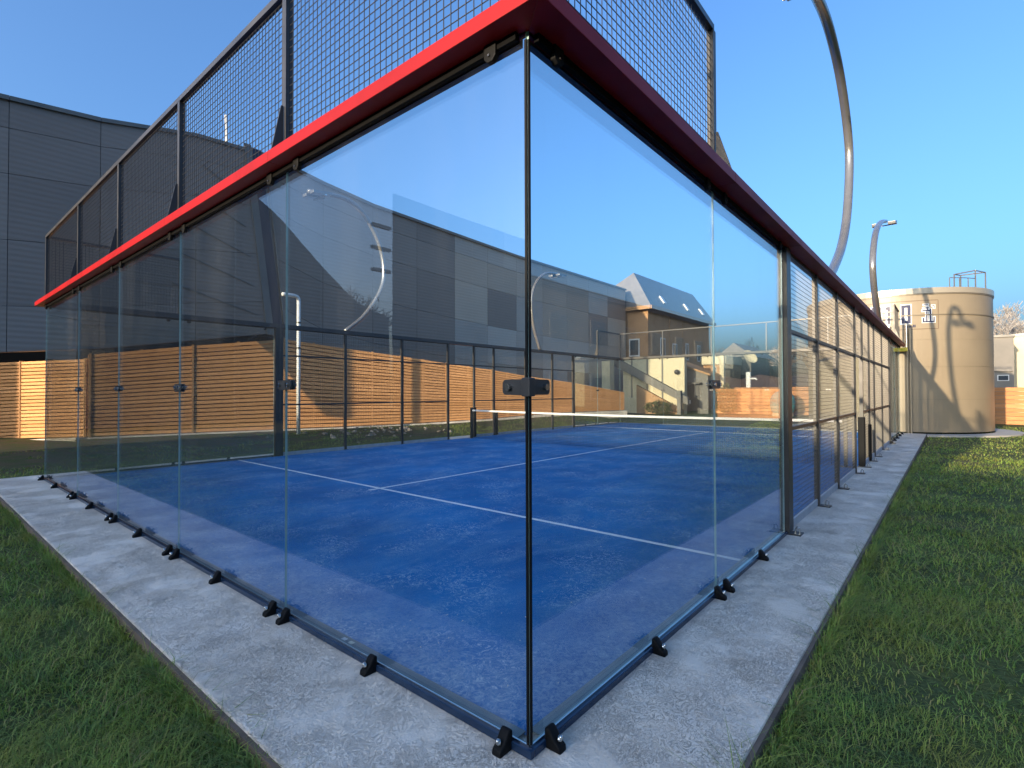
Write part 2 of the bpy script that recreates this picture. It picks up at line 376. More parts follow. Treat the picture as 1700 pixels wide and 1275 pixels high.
# ------------------------------------------------------------------ court enclosure
GH = 2.93; BT = 3.00; UT = 4.08
def pane_mesh(p, ax, a0, a1, z0, z1, parent):
    # ax 'x': wall along x at y=p ; 'y': wall along y at x=p
    h = .006; g_ = .003; mb = MB()
    if ax == 'x': mb.box(a0+g_, a1-g_, p-h, p+h, z0, z1)
    else: mb.box(p-h, p+h, a0+g_, a1-g_, z0, z1)
    faces_big = (2, 4) if ax == 'x' else (3, 5)
    for i in range(6): mb.mi[i] = 0 if i in faces_big else 1
    return mb.build('glass_pane', [M['glass'], M['edge']], parent)
def mesh_panel(ax, p, a0, a1, z0, z1, parent, mat, pitch=.05, r=.0018):
    mb = MB()
    n = int(round((a1-a0)/pitch)); k = int(round((z1-z0)/pitch))
    def bar(c0, c1, o):
        u0 = c0[0]; u1 = c1[0]
        if ax == 'x':
            if u0 == u1: mb.box(u0-r, u0+r, p+o-r, p+o+r, c0[1], c1[1])
            else: mb.box(u0, u1, p+o-r, p+o+r, c0[1]-r, c0[1]+r)
        else:
            if u0 == u1: mb.box(p+o-r, p+o+r, u0-r, u0+r, c0[1], c1[1])
            else: mb.box(p+o-r, p+o+r, u0, u1, c0[1]-r, c0[1]+r)
    for i in range(n+1):
        a = a0+(a1-a0)*i/n; bar((a, z0), (a, z1), 0)
    for j in range(k+1):
        z = z0+(z1-z0)*j/k; bar((a0, z), (a1, z), r*1.9)
    return mb.build('mesh_panel', mat, parent)

# shared clamp meshes (local frame: glass at y=0, outward is -y)
cl = MB()
prof = [(0.0, -.012, -.002), (0.0, -.012, .078), (0, -.028, .086), (0, -.042, .074), (0, -.064, .040), (0, -.088, .022), (0, -.092, -.002)]
cl.prism([(-.024, q[1], q[2]) for q in prof], (.048, 0, 0))
CLAMP = cl.mesh('base_clamp', M['black'], smooth=True, bevel=.008)
bl = MB(); bl.tube([(0, -.066, .036), (0, -.078, .054)], .0115, 8); bl.sphere((0, -.079, .055), .010, 8, 5)
CLBOLT = bl.mesh('bolt', M['chrome'], smooth=True)
tc = MB(); tc.prism([(-.035, -.016, 2.935), (.035, -.016, 2.935), (.033, -.016, 2.872), (.014, -.016, 2.852), (-.014, -.016, 2.852), (-.033, -.016, 2.872)], (0, -.028, 0))
TCLAMP = tc.mesh('top_clamp', M['black'], bevel=.005)
tb = MB(); tb.tube([(0, -.044, 2.878), (0, -.052, 2.878)], .006, 8); TBOLT = tb.mesh('bolt', M['chrome'])
def rrect(w_, h_, rad, n=4):
    pts = []
    for cx_, cz_, a0 in ((w_/2-rad, h_/2-rad, 0), (-w_/2+rad, h_/2-rad, 90), (-w_/2+rad, -h_/2+rad, 180), (w_/2-rad, -h_/2+rad, 270)):
        for i in range(n+1):
            a = math.radians(a0+90*i/n); pts.append((cx_+rad*math.cos(a), cz_+rad*math.sin(a)))
    return pts
mc = MB()
mc.prism([(x, -.008, 1.5+z) for x, z in rrect(.17, .062, .018)], (0, -.010, 0)); mc.prism([(x, .008, 1.5+z) for x, z in rrect(.17, .062, .018)], (0, .010, 0))
MCLAMP = mc.mesh('seam_clamp', M['steel'])
MBOLT = MB().tube([(0, -.034, 1.5), (0, .034, 1.5)], .013, 8).mesh('bolt', M['chrome'])
def place(name, me, parent, pos, rotz, sub=None):
    o = obj_of(name, me, parent, Vector(pos)-ORG[parent]); o.rotation_euler = (0, 0, rotz)
    for q in ([(0, 0, 0)] if not sub or len(sub) < 3 else sub[2]):
        if sub: obj_of(sub[0], sub[1], o, q)
    return o

def gusset(parent, ax, p, a, out):
    # triangular plate standing on the beam, outside the post
    t_ = .005
    if ax == 'x': MB().prism([(a-t_, p+out*.03, BT), (a-t_, p+out*.12, BT), (a-t_, p+out*.105, BT+.03), (a-t_, p+out*.045, BT+.33), (a-t_, p+out*.03, BT+.33)], (2*t_, 0, 0)).build('gusset', M['steel'], parent)
    else: MB().prism([(p+out*.03, a-t_, BT), (p+out*.165, a-t_, BT), (p+out*.14, a-t_, BT+.03), (p+out*.045, a-t_, BT+.33), (p+out*.03, a-t_, BT+.33)], (0, 2*t_, 0)).build('gusset', M['steel'], parent)

def end_wall(y0, out, label, seams, detail=True):
    t = thing('glass_end_wall', (-W/2, y0, 0), label, 'glass wall')
    for a1, a0 in zip(seams[:-1], seams[1:]):
        pane_mesh(y0, 'x', a0, a1, .03, GH, t)
    o = out
    bo = .13; cuts = [(.165, -.03)]+[(q_, q_) for q_ in seams[1:-1]]+[(-W-.165, -W+.03)]
    for k, ((ou, iu), (ov_, iv)) in enumerate(zip(cuts[:-1], cuts[1:])):
        g0 = .001 if k else 0; g1 = .001 if k < len(cuts)-2 else 0
        MB().prism([(ov_+g1, y0+o*bo, GH), (ou-g0, y0+o*bo, GH), (iu-g0, y0-o*.03, GH), (iv+g1, y0-o*.03, GH)], (0, 0, BT-GH)).build('top_beam', M['red'], t, bevel=.003)
    ya, yb = sorted((y0+o*.009, y0+o*.034)); MB().box(-W+.035, -.035, ya, yb, GH-.035, GH-.002).build('top_channel', M['joint'], t)
    ya, yb = sorted((y0+o*.008, y0+o*.034))
    MB().box(-W-.034, .034, ya, yb, .001, .034).build('base_rail', M['navy'], t, bevel=.004)
    ya, yb = sorted((y0+o*.010, y0+o*.017)); MB().box(-W, .009, ya, yb, .0345, .042).build('base_highlight', M['chrome'], t)  # chrome strip put in as the highlight line along the rail
    ya, yb = sorted((y0-o*.009, y0-o*.075)); MB().box(-W+.08, -.08, ya, yb, .011, .018).build('base_flange', M['flange'], t)
    ya, yb = sorted((y0-o*.031, y0-o*.06)); MB().box(-W+.07, -.07, ya, yb, GH-.01, BT+.01).build('inner_rail', M['steel' if o < 0 else 'bronze'], t)
    # upper mesh
    posts = [-.03]+[s for s in seams[1:-1]]+[-W+.03]
    for a in posts:
        MB().box(a-.025, a+.025, y0-.025, y0+.025, BT, UT).build('post', M['steel'], t)
        gusset(t, 'x', y0, a, o) if -W+.1 < a < -.1 else None
    MB().box(-W, 0, y0-.026, y0+.026, UT+.001, UT+.045).build('top_rail', M['steel'], t)
    for a1, a0 in zip(posts[:-1], posts[1:]):
        mesh_panel('x', y0, a0+.025, a1-.025, BT+.02, UT-.01, t, M['wire'])
    rz = 0 if out < 0 else math.pi
    for i, (a1, a0) in enumerate(zip(seams[:-1], seams[1:])):
        wd = a1-a0
        for a in (a1-.09, a1-wd/2, a0+.09):
            place('base_clamp', CLAMP, t, (a, y0+o*.012, 0), rz, ('bolt', CLBOLT))
        for a in (a1-.17, a0+.19):
            place('top_clamp', TCLAMP, t, (a, y0, 0), rz, ('bolt', TBOLT))
        if i < len(seams)-2: place('seam_clamp', MCLAMP, t, (a0, y0, 0), rz, ('bolt', MBOLT, [(-.055, 0, 0), (.055, 0, 0)]))
    return t
SE = [0, -2.018, -3.995, -5.965, -7.985, -W]
near = end_wall(0.0, -1, 'near end wall of five tall glass panes under a red beam and wire mesh', SE)
far = end_wall(LEN, 1, 'far end wall of glass panes and upper mesh beyond the net', [0, -2.05, -4.1, -6.2, -8.3, -W])
# corner hardware of the near wall
ck = MB(); ck.prism([(x-.062, -.008, 1.47+z) for x, z in rrect(.118, .064, .018)], (0, -.012, 0)); ck.build('corner_clamp', M['steel'], near)
ck = MB(); ck.prism([(.008, x+.062, 1.47+z) for x, z in rrect(.118, .064, .018)], (.012, 0, 0)); ck.build('corner_clamp', M['steel'], near)
MB().box(-.016, .024, -.024, .016, 1.432, 1.508).build('corner_block', M['steel'], near, bevel=.003)
bb = MB().tube([(-.083, -.020, 1.47), (-.083, -.036, 1.47)], .014, 8); bb.build('bolt', M['chrome'], near)
bb = MB().tube([(.020, .083, 1.47), (.036, .083, 1.47)], .014, 8); bb.build('bolt', M['chrome'], near)
MB().box(-.0055, .0055, -.0125, -.0065, .03, GH-.04).build('corner_seal', M['black'], near)
MB().box(.0065, .0125, -.0055, .0055, .03, GH-.04).build('corner_seal', M['black'], near)
MB().box(-.003, .0062, -.0062, .003, .03, GH-.04).build('corner_strip', M['edge'], near)
for k, a in enumerate((-1.33, -1.40)):
    MB().box(a-.018, a+.018, .03, .055, .0185, .0195).build('sticker', M['sticker' if k == 0 else 'white'], near)

def side_fence(x0, out, label, seams, posts, rails, door=None):
    t = thing('side_fence', (x0, LEN/2, 0), label, 'court fence')
    o = out; yb1 = seams[-1]; yf1 = posts[-1]
    fs = [yf1+.06, 18.0, LEN]
    for ys in (seams, fs):
        for a0, a1 in zip(ys[:-1], ys[1:]): pane_mesh(x0, 'y', a0, a1, .03, GH, t)
    cuts = [(-.13, .03)]+[(q_, q_) for q_ in (seams[1], posts[0], posts[2], posts[4], posts[6], posts[-1], 18.0)]+[(LEN+.13, LEN-.03)]
    for k, ((ou, iu), (ov_, iv)) in enumerate(zip(cuts[:-1], cuts[1:])):
        g0 = .001 if k else 0; g1 = .001 if k < len(cuts)-2 else 0
        MB().prism([(x0+o*.165, ou+g0, GH), (x0+o*.165, ov_-g1, GH), (x0-o*.03, iv-g1, GH), (x0-o*.03, iu+g0, GH)], (0, 0, BT-GH)).build('top_beam', M['red'], t, bevel=.003)
    for a0, a1 in ((.035, yb1), (fs[0], LEN-.035)):
        xa, xb = sorted((x0+o*.009, x0+o*.034)); MB().box(xa, xb, a0, a1, GH-.035, GH-.002).build('top_channel', M['joint'], t)
        xa, xb = sorted((x0+o*.008, x0+o*.034)); MB().box(xa, xb, a0-.0425 if a0 < 1 else a0, a1 if a0 < 1 else a1+.0425, .001, .034).build('base_rail', M['navy'], t, bevel=.004)
        xa, xb = sorted((x0+o*.010, x0+o*.017)); MB().box(xa, xb, a0-.044 if a0 < 1 else a0, a1, .0345, .042).build('base_highlight', M['chrome'], t)  # highlight line of the side rail laid on as a chrome strip
        xa, xb = sorted((x0-o*.009, x0-o*.075)); MB().box(xa, xb, a0+.06, a1-.06, .011, .018).build('base_flange', M['flange'], t)
    xa, xb = sorted((x0-o*.031, x0-o*.06)); MB().box(xa, xb, .07, LEN-.07, GH-.01, BT+.01).build('inner_rail', M['steel'], t)
    rz = math.pi/2 if out > 0 else -math.pi/2
    for ys in (seams, fs):
        for i, (a0, a1) in enumerate(zip(ys[:-1], ys[1:])):
            for a in (a0+.09, (a0+a1)/2, a1-.09):
                if abs(a-(yb1-.09)) < .01: continue
                place('base_clamp', CLAMP, t, (x0+o*.012, a, 0), rz, ('bolt', CLBOLT))
            for a in (a0+.17, a1-.19): place('top_clamp', TCLAMP, t, (x0, a, 0), rz, ('bolt', TBOLT))
        place('seam_clamp', MCLAMP, t, (x0, ys[1], 0), rz, ('bolt', MBOLT, [(-.055, 0, 0), (.055, 0, 0)]))
    # mesh part
    for i, y in enumerate(posts):
        big = i in (0, len(posts)-1); h = .045 if big else .03
        ye = y+.13 if i == 0 else y+h
        po = MB().box(x0-h, x0+h, y-h, ye, .012, GH-.001).build('post', M['bronze'], t)
        xa, xb = sorted((x0-o*.06, x0+o*.15)); MB().box(xa, xb, y-h-.03, y+h+.03, .0005, .0115).build('base_plate', M['bronze'], po)
        MB().tube([(x0+o*.09, y, .012), (x0+o*.09, y, .05), (x0+o*.105, y, .075), (x0+o*.125, y, .06), (x0+o*.125, y, .012)], .008, 6).build('eye_bolt', M['chrome'], po)
    for i, (a, b) in enumerate(zip(posts[:-1], posts[1:])):
        a += .131 if i == 0 else .031; b -= .046 if i == len(posts)-2 else .031
        isdoor = door is not None and door[0] < (a+b)/2 < door[1]
        mesh_panel('y', x0, a, b, rails[0]+.02 if isdoor else .10, GH-.02, t, M['wireb'])
        for k, z in enumerate(rails):
            if isdoor and k == 1: continue
            MB().box(x0-.018, x0+.018, a-.001, b+.001, z-.018, z+.018).build('rail', M['bronze'], t)
        if not isdoor:
            MB().box(x0-.012, x0+.012, a, b, .001, .085).build('kerb_strip', M['kerb'], t)
            MB().box(x0-.013, x0+.013, a, b, GH-.03, GH-.001).build('rail', M['bronze'], t)
    # upper mesh above the two end panes
    for a0, a1 in ((.03, seams[1]), (18.0, LEN-.03)):
        inner = a1 if a0 < 5 else a0
        MB().box(x0-.025, x0+.025, inner-.025, inner+.025, BT, UT).build('post', M['bronze'], t)
        MB().box(x0-.024, x0+.024, a0+.0, a1, UT+.001, UT+.043).build('top_rail', M['steel'], t)
        mesh_panel('y', x0, a0+.03, a1-.03, BT+.02, UT-.01, t, M['wire'])
        # gusset stands beside the free post
        s_ = 1 if a0 < 5 else -1
        MB().prism([(x0+o*.03, inner-.005, BT), (x0+o*.165, inner-.005, BT), (x0+o*.14, inner-.005, BT+.03), (x0+o*.045, inner-.005, BT+.33), (x0+o*.03, inner-.005, BT+.33)], (0, .01, 0)).build('gusset', M['bronze'], t)
    if door:
        for y, hh in ((door[1], .95), (door[1]+1.05, .76)):
            MB().box(x0-.055, x0+.055, y-.055, y+.055, .02, hh).build('post_pad', M['black'], t, bevel=.015)
    return t
right = side_fence(0.0, 1, 'right side fence with two glass panes, bronze mesh bays and a red beam', [0, 2.17, 4.18], [4.25, 5.9, 7.42, 9.28, 10.25, 11.35, 12.3, 14.0, 15.95], (2.09, 1.05), (9.3, 10.25))
left = side_fence(-W, -1, 'left side fence of mesh bays in front of the timber slats', [0, 2.0, 3.88], [3.95, 5.7, 7.48, 9.22, 10.35, 11.3, 13.0, 14.65, 16.1], (2.3, 1.17), (9.25, 10.35))

# ------------------------------------------------------------------ net
net = thing('court_net', (-W/2, 10, 0), 'dark tennis style net with white top tape across the blue court', 'net')
mb = MB(); n = 216; x0, x1 = -W+.28, -.28
sag = lambda x: .90-.03*math.sin(math.pi*(x-x0)/(x1-x0))
for i in range(n+1):
    x = x0+(x1-x0)*i/n; mb.box(x-.0018, x+.0018, 9.9982, 10.0018, .02, sag(x)-.05)
for j in range(20):
    z = .03+.82*j/20*1.0
    mb.box(x0, x1, 10.0019, 10.0055, z-.0018, z+.0018)
mb.build('netting', M['net'], net)
tp = MB()
K = 24
for i in range(K):
    a = x0+(x1-x0)*i/K; b = x0+(x1-x0)*(i+1)/K
    tp.add([(a, 9.988, sag(a)-.05), (b, 9.988, sag(b)-.05), (b, 9.988, sag(b)), (a, 9.988, sag(a)), (a, 10.012, sag(a)-.05), (b, 10.012, sag(b)-.05), (b, 10.012, sag(b)), (a, 10.012, sag(a))],
           [(0, 1, 2, 3), (7, 6, 5, 4), (3, 2, 6, 7), (4, 5, 1, 0)])
tp.build('tape', M['tape'], net)
for x in (x0-.05, x1+.05):
    po = MB().box(x-.03, x+.03, 9.97, 10.03, .012, .96).build('post', M['bronze'], net, bevel=.006)
    MB().box(x-.09, x+.09, 9.90, 10.10, .0102, .0118).build('base_plate', M['bronze'], po)

# ------------------------------------------------------------------ floodlight poles
def spline(pts, n=8):
    P = [Vector(p) for p in pts]; P = [P[0]*2-P[1]]+P+[P[-1]*2-P[-2]]; out = []
    for i in range(1, len(P)-2):
        for k in range(n):
            s = k/n; a, b, c, d = P[i-1:i+3]
            out.append(.5*((2*b)+(c-a)*s+(2*a-5*b+4*c-d)*s*s+(3*b-a-3*c+d)*s**3))
    out.append(P[-2]); return out
def lamp(x, pts, label, s):
    t = thing('floodlight_pole', (x, pts[0][0], BT), label, 'floodlight', 'curved floodlights on the side fences')
    pp = spline([(x, y, z) for y, z in pts])
    mb = MB(); mb.tube(pp, .068, 8, ry=.05, side=(1, 0, 0)); mb.build('pole', M['galv'], t, smooth=True)
    MB().box(x-.09, x+.09, pts[0][0]-.1, pts[0][0]+.1, BT+.0005, BT+.014).build('base_plate', M['steel'], t)
    e = Vector((x, *pts[-1])); tg = (pp[-1]-pp[-7]).normalized(); nn = Vector((0, -tg.z, tg.y))
    if nn.z > 0: nn = -nn
    br = MB(); c = e-tg*.3+nn*.092
    br.prism([c+Vector((-.27, 0, 0))-tg*.03, c+Vector((.27, 0, 0))-tg*.03, c+Vector((.27, 0, 0))+tg*.03, c+Vector((-.27, 0, 0))+tg*.03], nn*.03); br.build('bracket', M['chrome'], t)
    for sx in (-1, 1):
        c = e+Vector((sx*.17, 0, 0))-tg*.24+nn*.02; a = Vector((.085, 0, 0)); b = tg*.25
        hd = MB().prism([c-a-b, c+a-b, c+a+b, c-a+b], nn*.07).build('lamp_housing', M['lampbox'], t, bevel=.008)
        a *= .85; b *= .85; c2 = c+nn*.071
        MB().prism([c2-a-b, c2+a-b, c2+a+b, c2-a+b], nn*.006).build('lens', M['lens'], hd)
lamp(0.02, [(6.65, BT), (7.20, 3.26), (7.94, 3.72), (8.49, 4.28), (8.81, 4.93), (8.92, 5.49), (8.75, 5.89), (8.33, 6.28), (7.76, 6.57), (6.98, 6.72), (6.2, 6.66), (5.2, 6.42)], 'nearest curved steel floodlight pole rising above the right fence', 1)
lamp(0.02, [(13.55, BT), (12.75, 3.52), (12.3, 4.1), (12.45, 4.61), (13.1, 5.18), (14.2, 5.66), (15.4, 5.98)], 'far curved floodlight pole of the right fence, in front of the tank', -1)
lamp(-W-.02, [(5.7, BT), (6.25, 3.45), (6.75, 4.15), (6.88, 4.75), (6.7, 5.5), (6.2, 6.15), (5.64, 6.38), (4.7, 6.28)], 'near curved floodlight pole on the left fence, against the dark facade', 1)
lamp(-W-.02, [(13.9, BT), (13.5, 3.9), (13.38, 4.8), (13.6, 5.4), (14.0, 5.8), (14.5, 6.0), (15.3, 6.05)], 'far curved floodlight pole on the left fence beside the corner joint', -1)

# ------------------------------------------------------------------ storage tank
TC = Vector((-.42, 23.85, 0)); TR = 2.93; TH = 4.98
tank = thing('storage_tank', TC, 'round beige storage tank with lettering, behind the right fence', 'tank')
def cyl_shell(r0, r1, z0, z1, a0=0, a1=360, n=96):
    mb = MB(); full = a1-a0 >= 360
    A = [math.radians(a0+(a1-a0)*i/n) for i in range(n+(0 if full else 1))]
    for a in A:
        for r, z in ((r0, z0), (r1, z0), (r1, z1), (r0, z1)): mb.v.append(TC+Vector((r*math.cos(a), r*math.sin(a), z)))
    L = len(A)
    for i in range(L if full else L-1):
        j = (i+1) % L
        for k in range(4):
            q = (k+1) % 4; mb.f.append([4*i+k, 4*j+k, 4*j+q, 4*i+q][::-1]); mb.mi.append(0)
    if not full:
        mb.f.append([0, 1, 2, 3]); mb.f.append([4*(L-1)+k for k in (3, 2, 1, 0)]); mb.mi += [0, 0]
    return mb
lv = [.02, 1.15, 2.27, 3.2, 4.05, 4.77]
for i, (a, b) in enumerate(zip(lv[:-1], lv[1:])):
    o = cyl_shell(TR-.03, TR-.002*(i % 2), a+.004, b-.004, n=128).build('wall_course', M['tank'], tank)
    MB_ = None
cyl_shell(TR-.06, TR-.012, .02, 4.77, n=96).build('inner_shell', M['tankband'], tank)
for z in (4.05, 4.765): cyl_shell(TR+.001, TR+.022, z-.018, z+.018).build('hoop', M['tankband'], tank)
cyl_shell(TR-.02, TR+.035, 4.79, TH).build('roof_rim', M['tankrim'], tank, smooth=False)
rf = MB(); n = 64
ring = [TC+Vector(((TR-.03)*math.cos(2*math.pi*i/n), (TR-.03)*math.sin(2*math.pi*i/n), TH-.05)) for i in range(n)]
rf.add(ring+[TC+Vector((0, 0, TH+.12))], [(i, (i+1) % n, n) for i in range(n)]); rf.build('roof', M['tankrim'], tank)
cyl_shell(TR+.02, TR+.75, -.2, -.03).build('footing', M['path'], tank)
def dec(name, mat, a0, a1, z0, z1, r=0.004):
    k = max(1, int(abs(a1-a0)/1.5)); return cyl_shell(TR+.001+r, TR+.004+r, z0, z1, min(a0, a1), max(a0, a1), k)
def decs(name, mat, rects, r=0.004):
    mb = MB()
    for q in rects:
        d = dec(name, mat, *q, r=r); mb.add(d.v, d.f)
    mb.build(name, M[mat], tank)
SZ0, SZ1 = 3.57, 4.55
decs('sign_border', 'signline', [(-104, -60.8, SZ0-.012, SZ0+.012), (-104, -60.8, SZ1-.012, SZ1+.012), (-61.0, -60.6, SZ0, SZ1), (-104.2, -103.8, SZ0, SZ1)])
def letter_O(a0, a1, z0, z1, s=.095, open_bottom=False):
    sd = math.degrees(s/TR)
    R1 = [(a0, a0+sd, z0, z1), (a1-sd, a1, z0, z1), (a0+sd, a1-sd, z1-s, z1)]
    if not open_bottom: R1.append((a0+sd, a1-sd, z0, z0+s))
    wd = .03; wa = math.degrees(wd/TR)
    decs('letter_outline', 'white', [(q[0]-wa, q[1]+wa, q[2]-wd, q[3]+wd) for q in R1], .002)
    decs('letter', 'navytxt', R1, .006)
letter_O(-81.4, -76.2, 3.78, 4.42)
letter_O(-98.2, -92.6, 3.78, 4.42, open_bottom=True)
decs('letter_outline', 'white', [(-90.2, -87.3, 3.75, 4.44)], .002)
decs('letter', 'navytxt', [(-88.9, -87.5, 3.78, 4.41), (-90.0, -88.9, 4.30, 4.40)], .006)
EM = [(-69.7, -62.9, 3.79, 3.835), (-69.7, -68.9, 3.835, 3.95), (-63.6, -62.9, 3.835, 3.98), (-67.8, -67.0, 3.835, 4.16), (-65.7, -64.9, 3.835, 4.26), (-69.9, -64.9, 4.17, 4.215), (-67.4, -66.7, 4.215, 4.33), (-69.4, -66.0, 4.27, 4.30), (-69.2, -66.6, 4.38, 4.41), (-64.4, -62.9, 4.35, 4.375), (-63.4, -62.9, 4.27, 4.35)]
decs('emblem_outline', 'white', [(q[0]-.5, q[1]+.5, q[2]-.022, q[3]+.022) for q in EM], .002)
decs('emblem', 'navytxt', EM, .006)
TX = []
a = -80.4
for k, (wd, hh) in enumerate([(.25, .09), (0, 0), (.8, .05), (.25, .09), (.7, .05), (.6, .05), (.6, .07), (.3, .05), (.6, .09), (.65, .09)]):
    if wd: TX.append((a, a+wd, 3.635, 3.635+hh))
    a += wd+.22
decs('small_lettering', 'navytxt', TX, .006)
# yellow landing and pipes on the tank front
yl = MB(); th0, th1 = math.radians(-89), math.radians(-79.2)
q = [TC+Vector((r*math.cos(th), r*math.sin(th), 2.80)) for r, th in ((TR+.004, th0), (TR+.38, th0), (TR+.38, th1), (TR+.004, th1))]
yl.prism(q, (0, 0, .12)); yl.build('landing', M['yellow'], tank)
for th in (-88.2, -84.2, -79.6):
    c, s = math.cos(math.radians(th)), math.sin(math.radians(th))
    MB().tube([TC+Vector(((TR+.34)*c, (TR+.34)*s, 2.925)), TC+Vector(((TR+.34)*c, (TR+.34)*s, 3.75))], .022, 6).build('handrail_post', M['galv'], tank)
for th in (-78.6, -76.9):
    c, s = math.cos(math.radians(th)), math.sin(math.radians(th))
    MB().tube([TC+Vector(((TR+.07)*c, (TR+.07)*s, -.02)), TC+Vector(((TR+.07)*c, (TR+.07)*s, 3.6))], .035, 8).build('pipe', M['tank'], tank)
# guard rail on the roof
def rp(th, z, r=TR-.1): return TC+Vector((r*math.cos(math.radians(th)), r*math.sin(math.radians(th)), z))
gr_ = MB()
for th in (-52, -45, -38, -31): gr_.tube([rp(th, TH-.02), rp(th, TH+.34)], .016, 5)
gr_.tube([rp(th, TH+.34) for th in range(-52, -30, 3)], .016, 5)
gr_.build('guard_rail', M['galv'], tank)
hp = MB()
for th, r in ((-31, TR-.1), (-31, TR-.75), (-17, TR-.1), (-20, TR-.75)):
    hp.tube([rp(th, TH-.02, r), rp(th, TH+.62, r)], .022, 5)
L_ = [rp(-31, TH+.62), rp(-17, TH+.62), rp(-20, TH+.62, TR-.75), rp(-31, TH+.62, TR-.75), rp(-31, TH+.62)]
hp.tube(L_, .022, 5); hp.build('ladder_cage', M['galv'], tank)

# ------------------------------------------------------------------ dark folded building on the left
FX = -18.25
bot = [(-1.8, 2.35), (2.3, 2.78), (7.4, 3.66), (8.2, 3.5), (9.6, 2.7), (12.5, 2.2), (18.3, 1.7), (27.8, 1.3), (33, 1.2)]
top = [(-1.8, 9.3), (2.3, 9.72), (6.5, 10.55), (8.5, 10.15), (12.0, 9.78), (21.8, 9.5), (33, 9.5)]
def lerp(tab, y):
    for (a, p), (b, q) in zip(tab[:-1], tab[1:]):
        if y <= b: return p+(q-p)*(y-a)/(b-a)
    return tab[-1][1]
bld = thing('clad_building', (FX-4, 14, 0), 'long dark clad building with folded facade above the timber fence', 'building')
def xface(y):  # gentle fold: the facade is proud at the corner trim
    return FX+(.0 if y > 7.4 else .06*(y+1.8)/9.2)
bay = [-1.8, .3, 2.3, 4.9, 7.38, 9.6, 12.0, 14.5, 17.0, 19.5, 22.0, 24.6, 27.3, 30.0, 32.7, 35.5]
rows = [0, .18, .44, .70, .88, 1.0]
def panel_quad(y0, y1, r0, r1, x0, x1, th, gap=.007):
    def P(y, r, x): return Vector((x, y, lerp(bot, y)+(lerp(top, y)-lerp(bot, y))*r))
    a, b, c, d = P(y0+gap, r0, x0), P(y1-gap, r0, x1), P(y1-gap, r1, x1), P(y0+gap, r1, x0)
    a.z += gap; b.z += gap; c.z -= gap; d.z -= gap
    return MB().prism([a, b, c, d], (-th, 0, 0))
# backing walls
bk = MB()
for y0, y1 in zip(bay[:-1], bay[1:]):
    d = panel_quad(y0, y1, 0, 1, xface(y0)-.08, xface(y1)-.08, .3, 0); bk.add(d.v, d.f)
bk.build('backing_wall', M['trimd'], bld)
for bi, (y0, y1) in enumerate(zip(bay[:-1], bay[1:])):
    for ri, (r0, r1) in enumerate(zip(rows[:-1], rows[1:])):
        hsh = random.random()
        mt = M['clad'] if y0 < 16.5 else (M['cladg'] if hsh < .55 else (M['cladb'] if hsh < .85 else M['clad']))
        panel_quad(y0, y1, r0, r1, xface(y0), xface(y1), .06).build('cladding_panel', mt, bld)
# body and black sheets for the undercroft shade behind the fence
MB().prism([(FX-.5, 9.0, 0), (FX-.5, 35.4, 0), (FX-9, 35.4, 0), (FX-9, 9.0, 0)], (0, 0, 9.3)).build('building_body', M['clad'], bld)
rfm = MB()
for y0, y1 in zip(bay[:-1], bay[1:]):
    rfm.add([(FX-.02, y0, lerp(top, y0)+.01), (FX-.02, y1, lerp(top, y1)+.01), (FX-9, y1, 9.3), (FX-9, y0, 9.3), (FX-.02, y0, lerp(top, y0)-.08), (FX-.02, y1, lerp(top, y1)-.08)], [(0, 1, 2, 3), (0, 4, 5, 1)])
rfm.build('roof', M['joint'], bld)
for y0, y1 in zip(bay[:-1], bay[1:]):
    MB().prism([(FX+.10, y0+.004, lerp(top, y0)-.09), (FX+.10, y1-.004, lerp(top, y1)-.09), (FX+.10, y1-.004, lerp(top, y1)+.03), (FX+.10, y0+.004, lerp(top, y0)+.03)], (-.3, 0, 0)).build('coping', M['trim'], bld)
pr = lambda y0, z0, y1, z1, w_: [(FX+.065, y0, z0), (FX+.065, y0+w_, z0), (FX+.065, y1+w_, z1), (FX+.065, y1, z1)]
MB().prism(pr(7.30, 3.62, 6.42, 10.5, .26), (.05, 0, 0)).build('corner_trim', M['trim'], bld)
MB().prism(pr(7.57, 3.62, 6.70, 10.42, .34), (.04, 0, 0)).build('corner_trim', M['trimd'], bld)
MB().prism(pr(7.98, 3.6, 7.20, 10.3, .05), (.06, 0, 0)).build('corner_trim', M['trim'], bld)
for k in range(5):
    z = 4.3+k*1.05
    MB().prism([(FX+.07, 4.2+k*.22, z+.75), (FX+.07, 6.95-k*.14, z), (FX+.07, 6.95-k*.14, z+.035), (FX+.07, 4.2+k*.22, z+.785)], (.02, 0, 0)).build('batten', M['trim'], bld)
MB().tube([(FX-.8, 6.2, 10.2), (FX-.8, 6.15, 11.7)], .05, 6).build('vent_pipe', M['white'], bld)

# ------------------------------------------------------------------ slatted timber fence
fence = thing('slatted_fence', (-17.7, 15, 0), 'horizontal larch slat fence below the dark overhanging building', 'fence')
fx = -17.72
FD = [(470, -18.23, 7.94, 3.54, .01), (570, -17.24, 9.91, 3.24, .02), (665, -16.22, 11.95, 2.98, .07), (740, -15.36, 13.69, 2.72, .12), (815, -14.42, 15.56, 2.46, .20), (870, -13.69, 17.01, 2.21, .30), (950, -12.56, 19.28, 1.89, .42), (1040, -11.30, 22.08, 1.42, .45)]
fl_nodes = [(Vector((-20.1, 2.4, 0)), 2.72), (Vector((-19.2, 5.1, 0)), 3.14), (Vector((-18.25, 7.92, 0)), 3.52)]
fd_nodes = [(Vector((q[1], q[2], 0)), q[3]) for q in FD]
ft = Vector((-26.0, .0, 0)); f0 = Vector((-20.1, 2.38, 0))
lf_nodes = [(f0+(ft-f0)*k/2, 2.58-.02*k) for k in range(3)]
gz = [-.08, -.22, -.42]
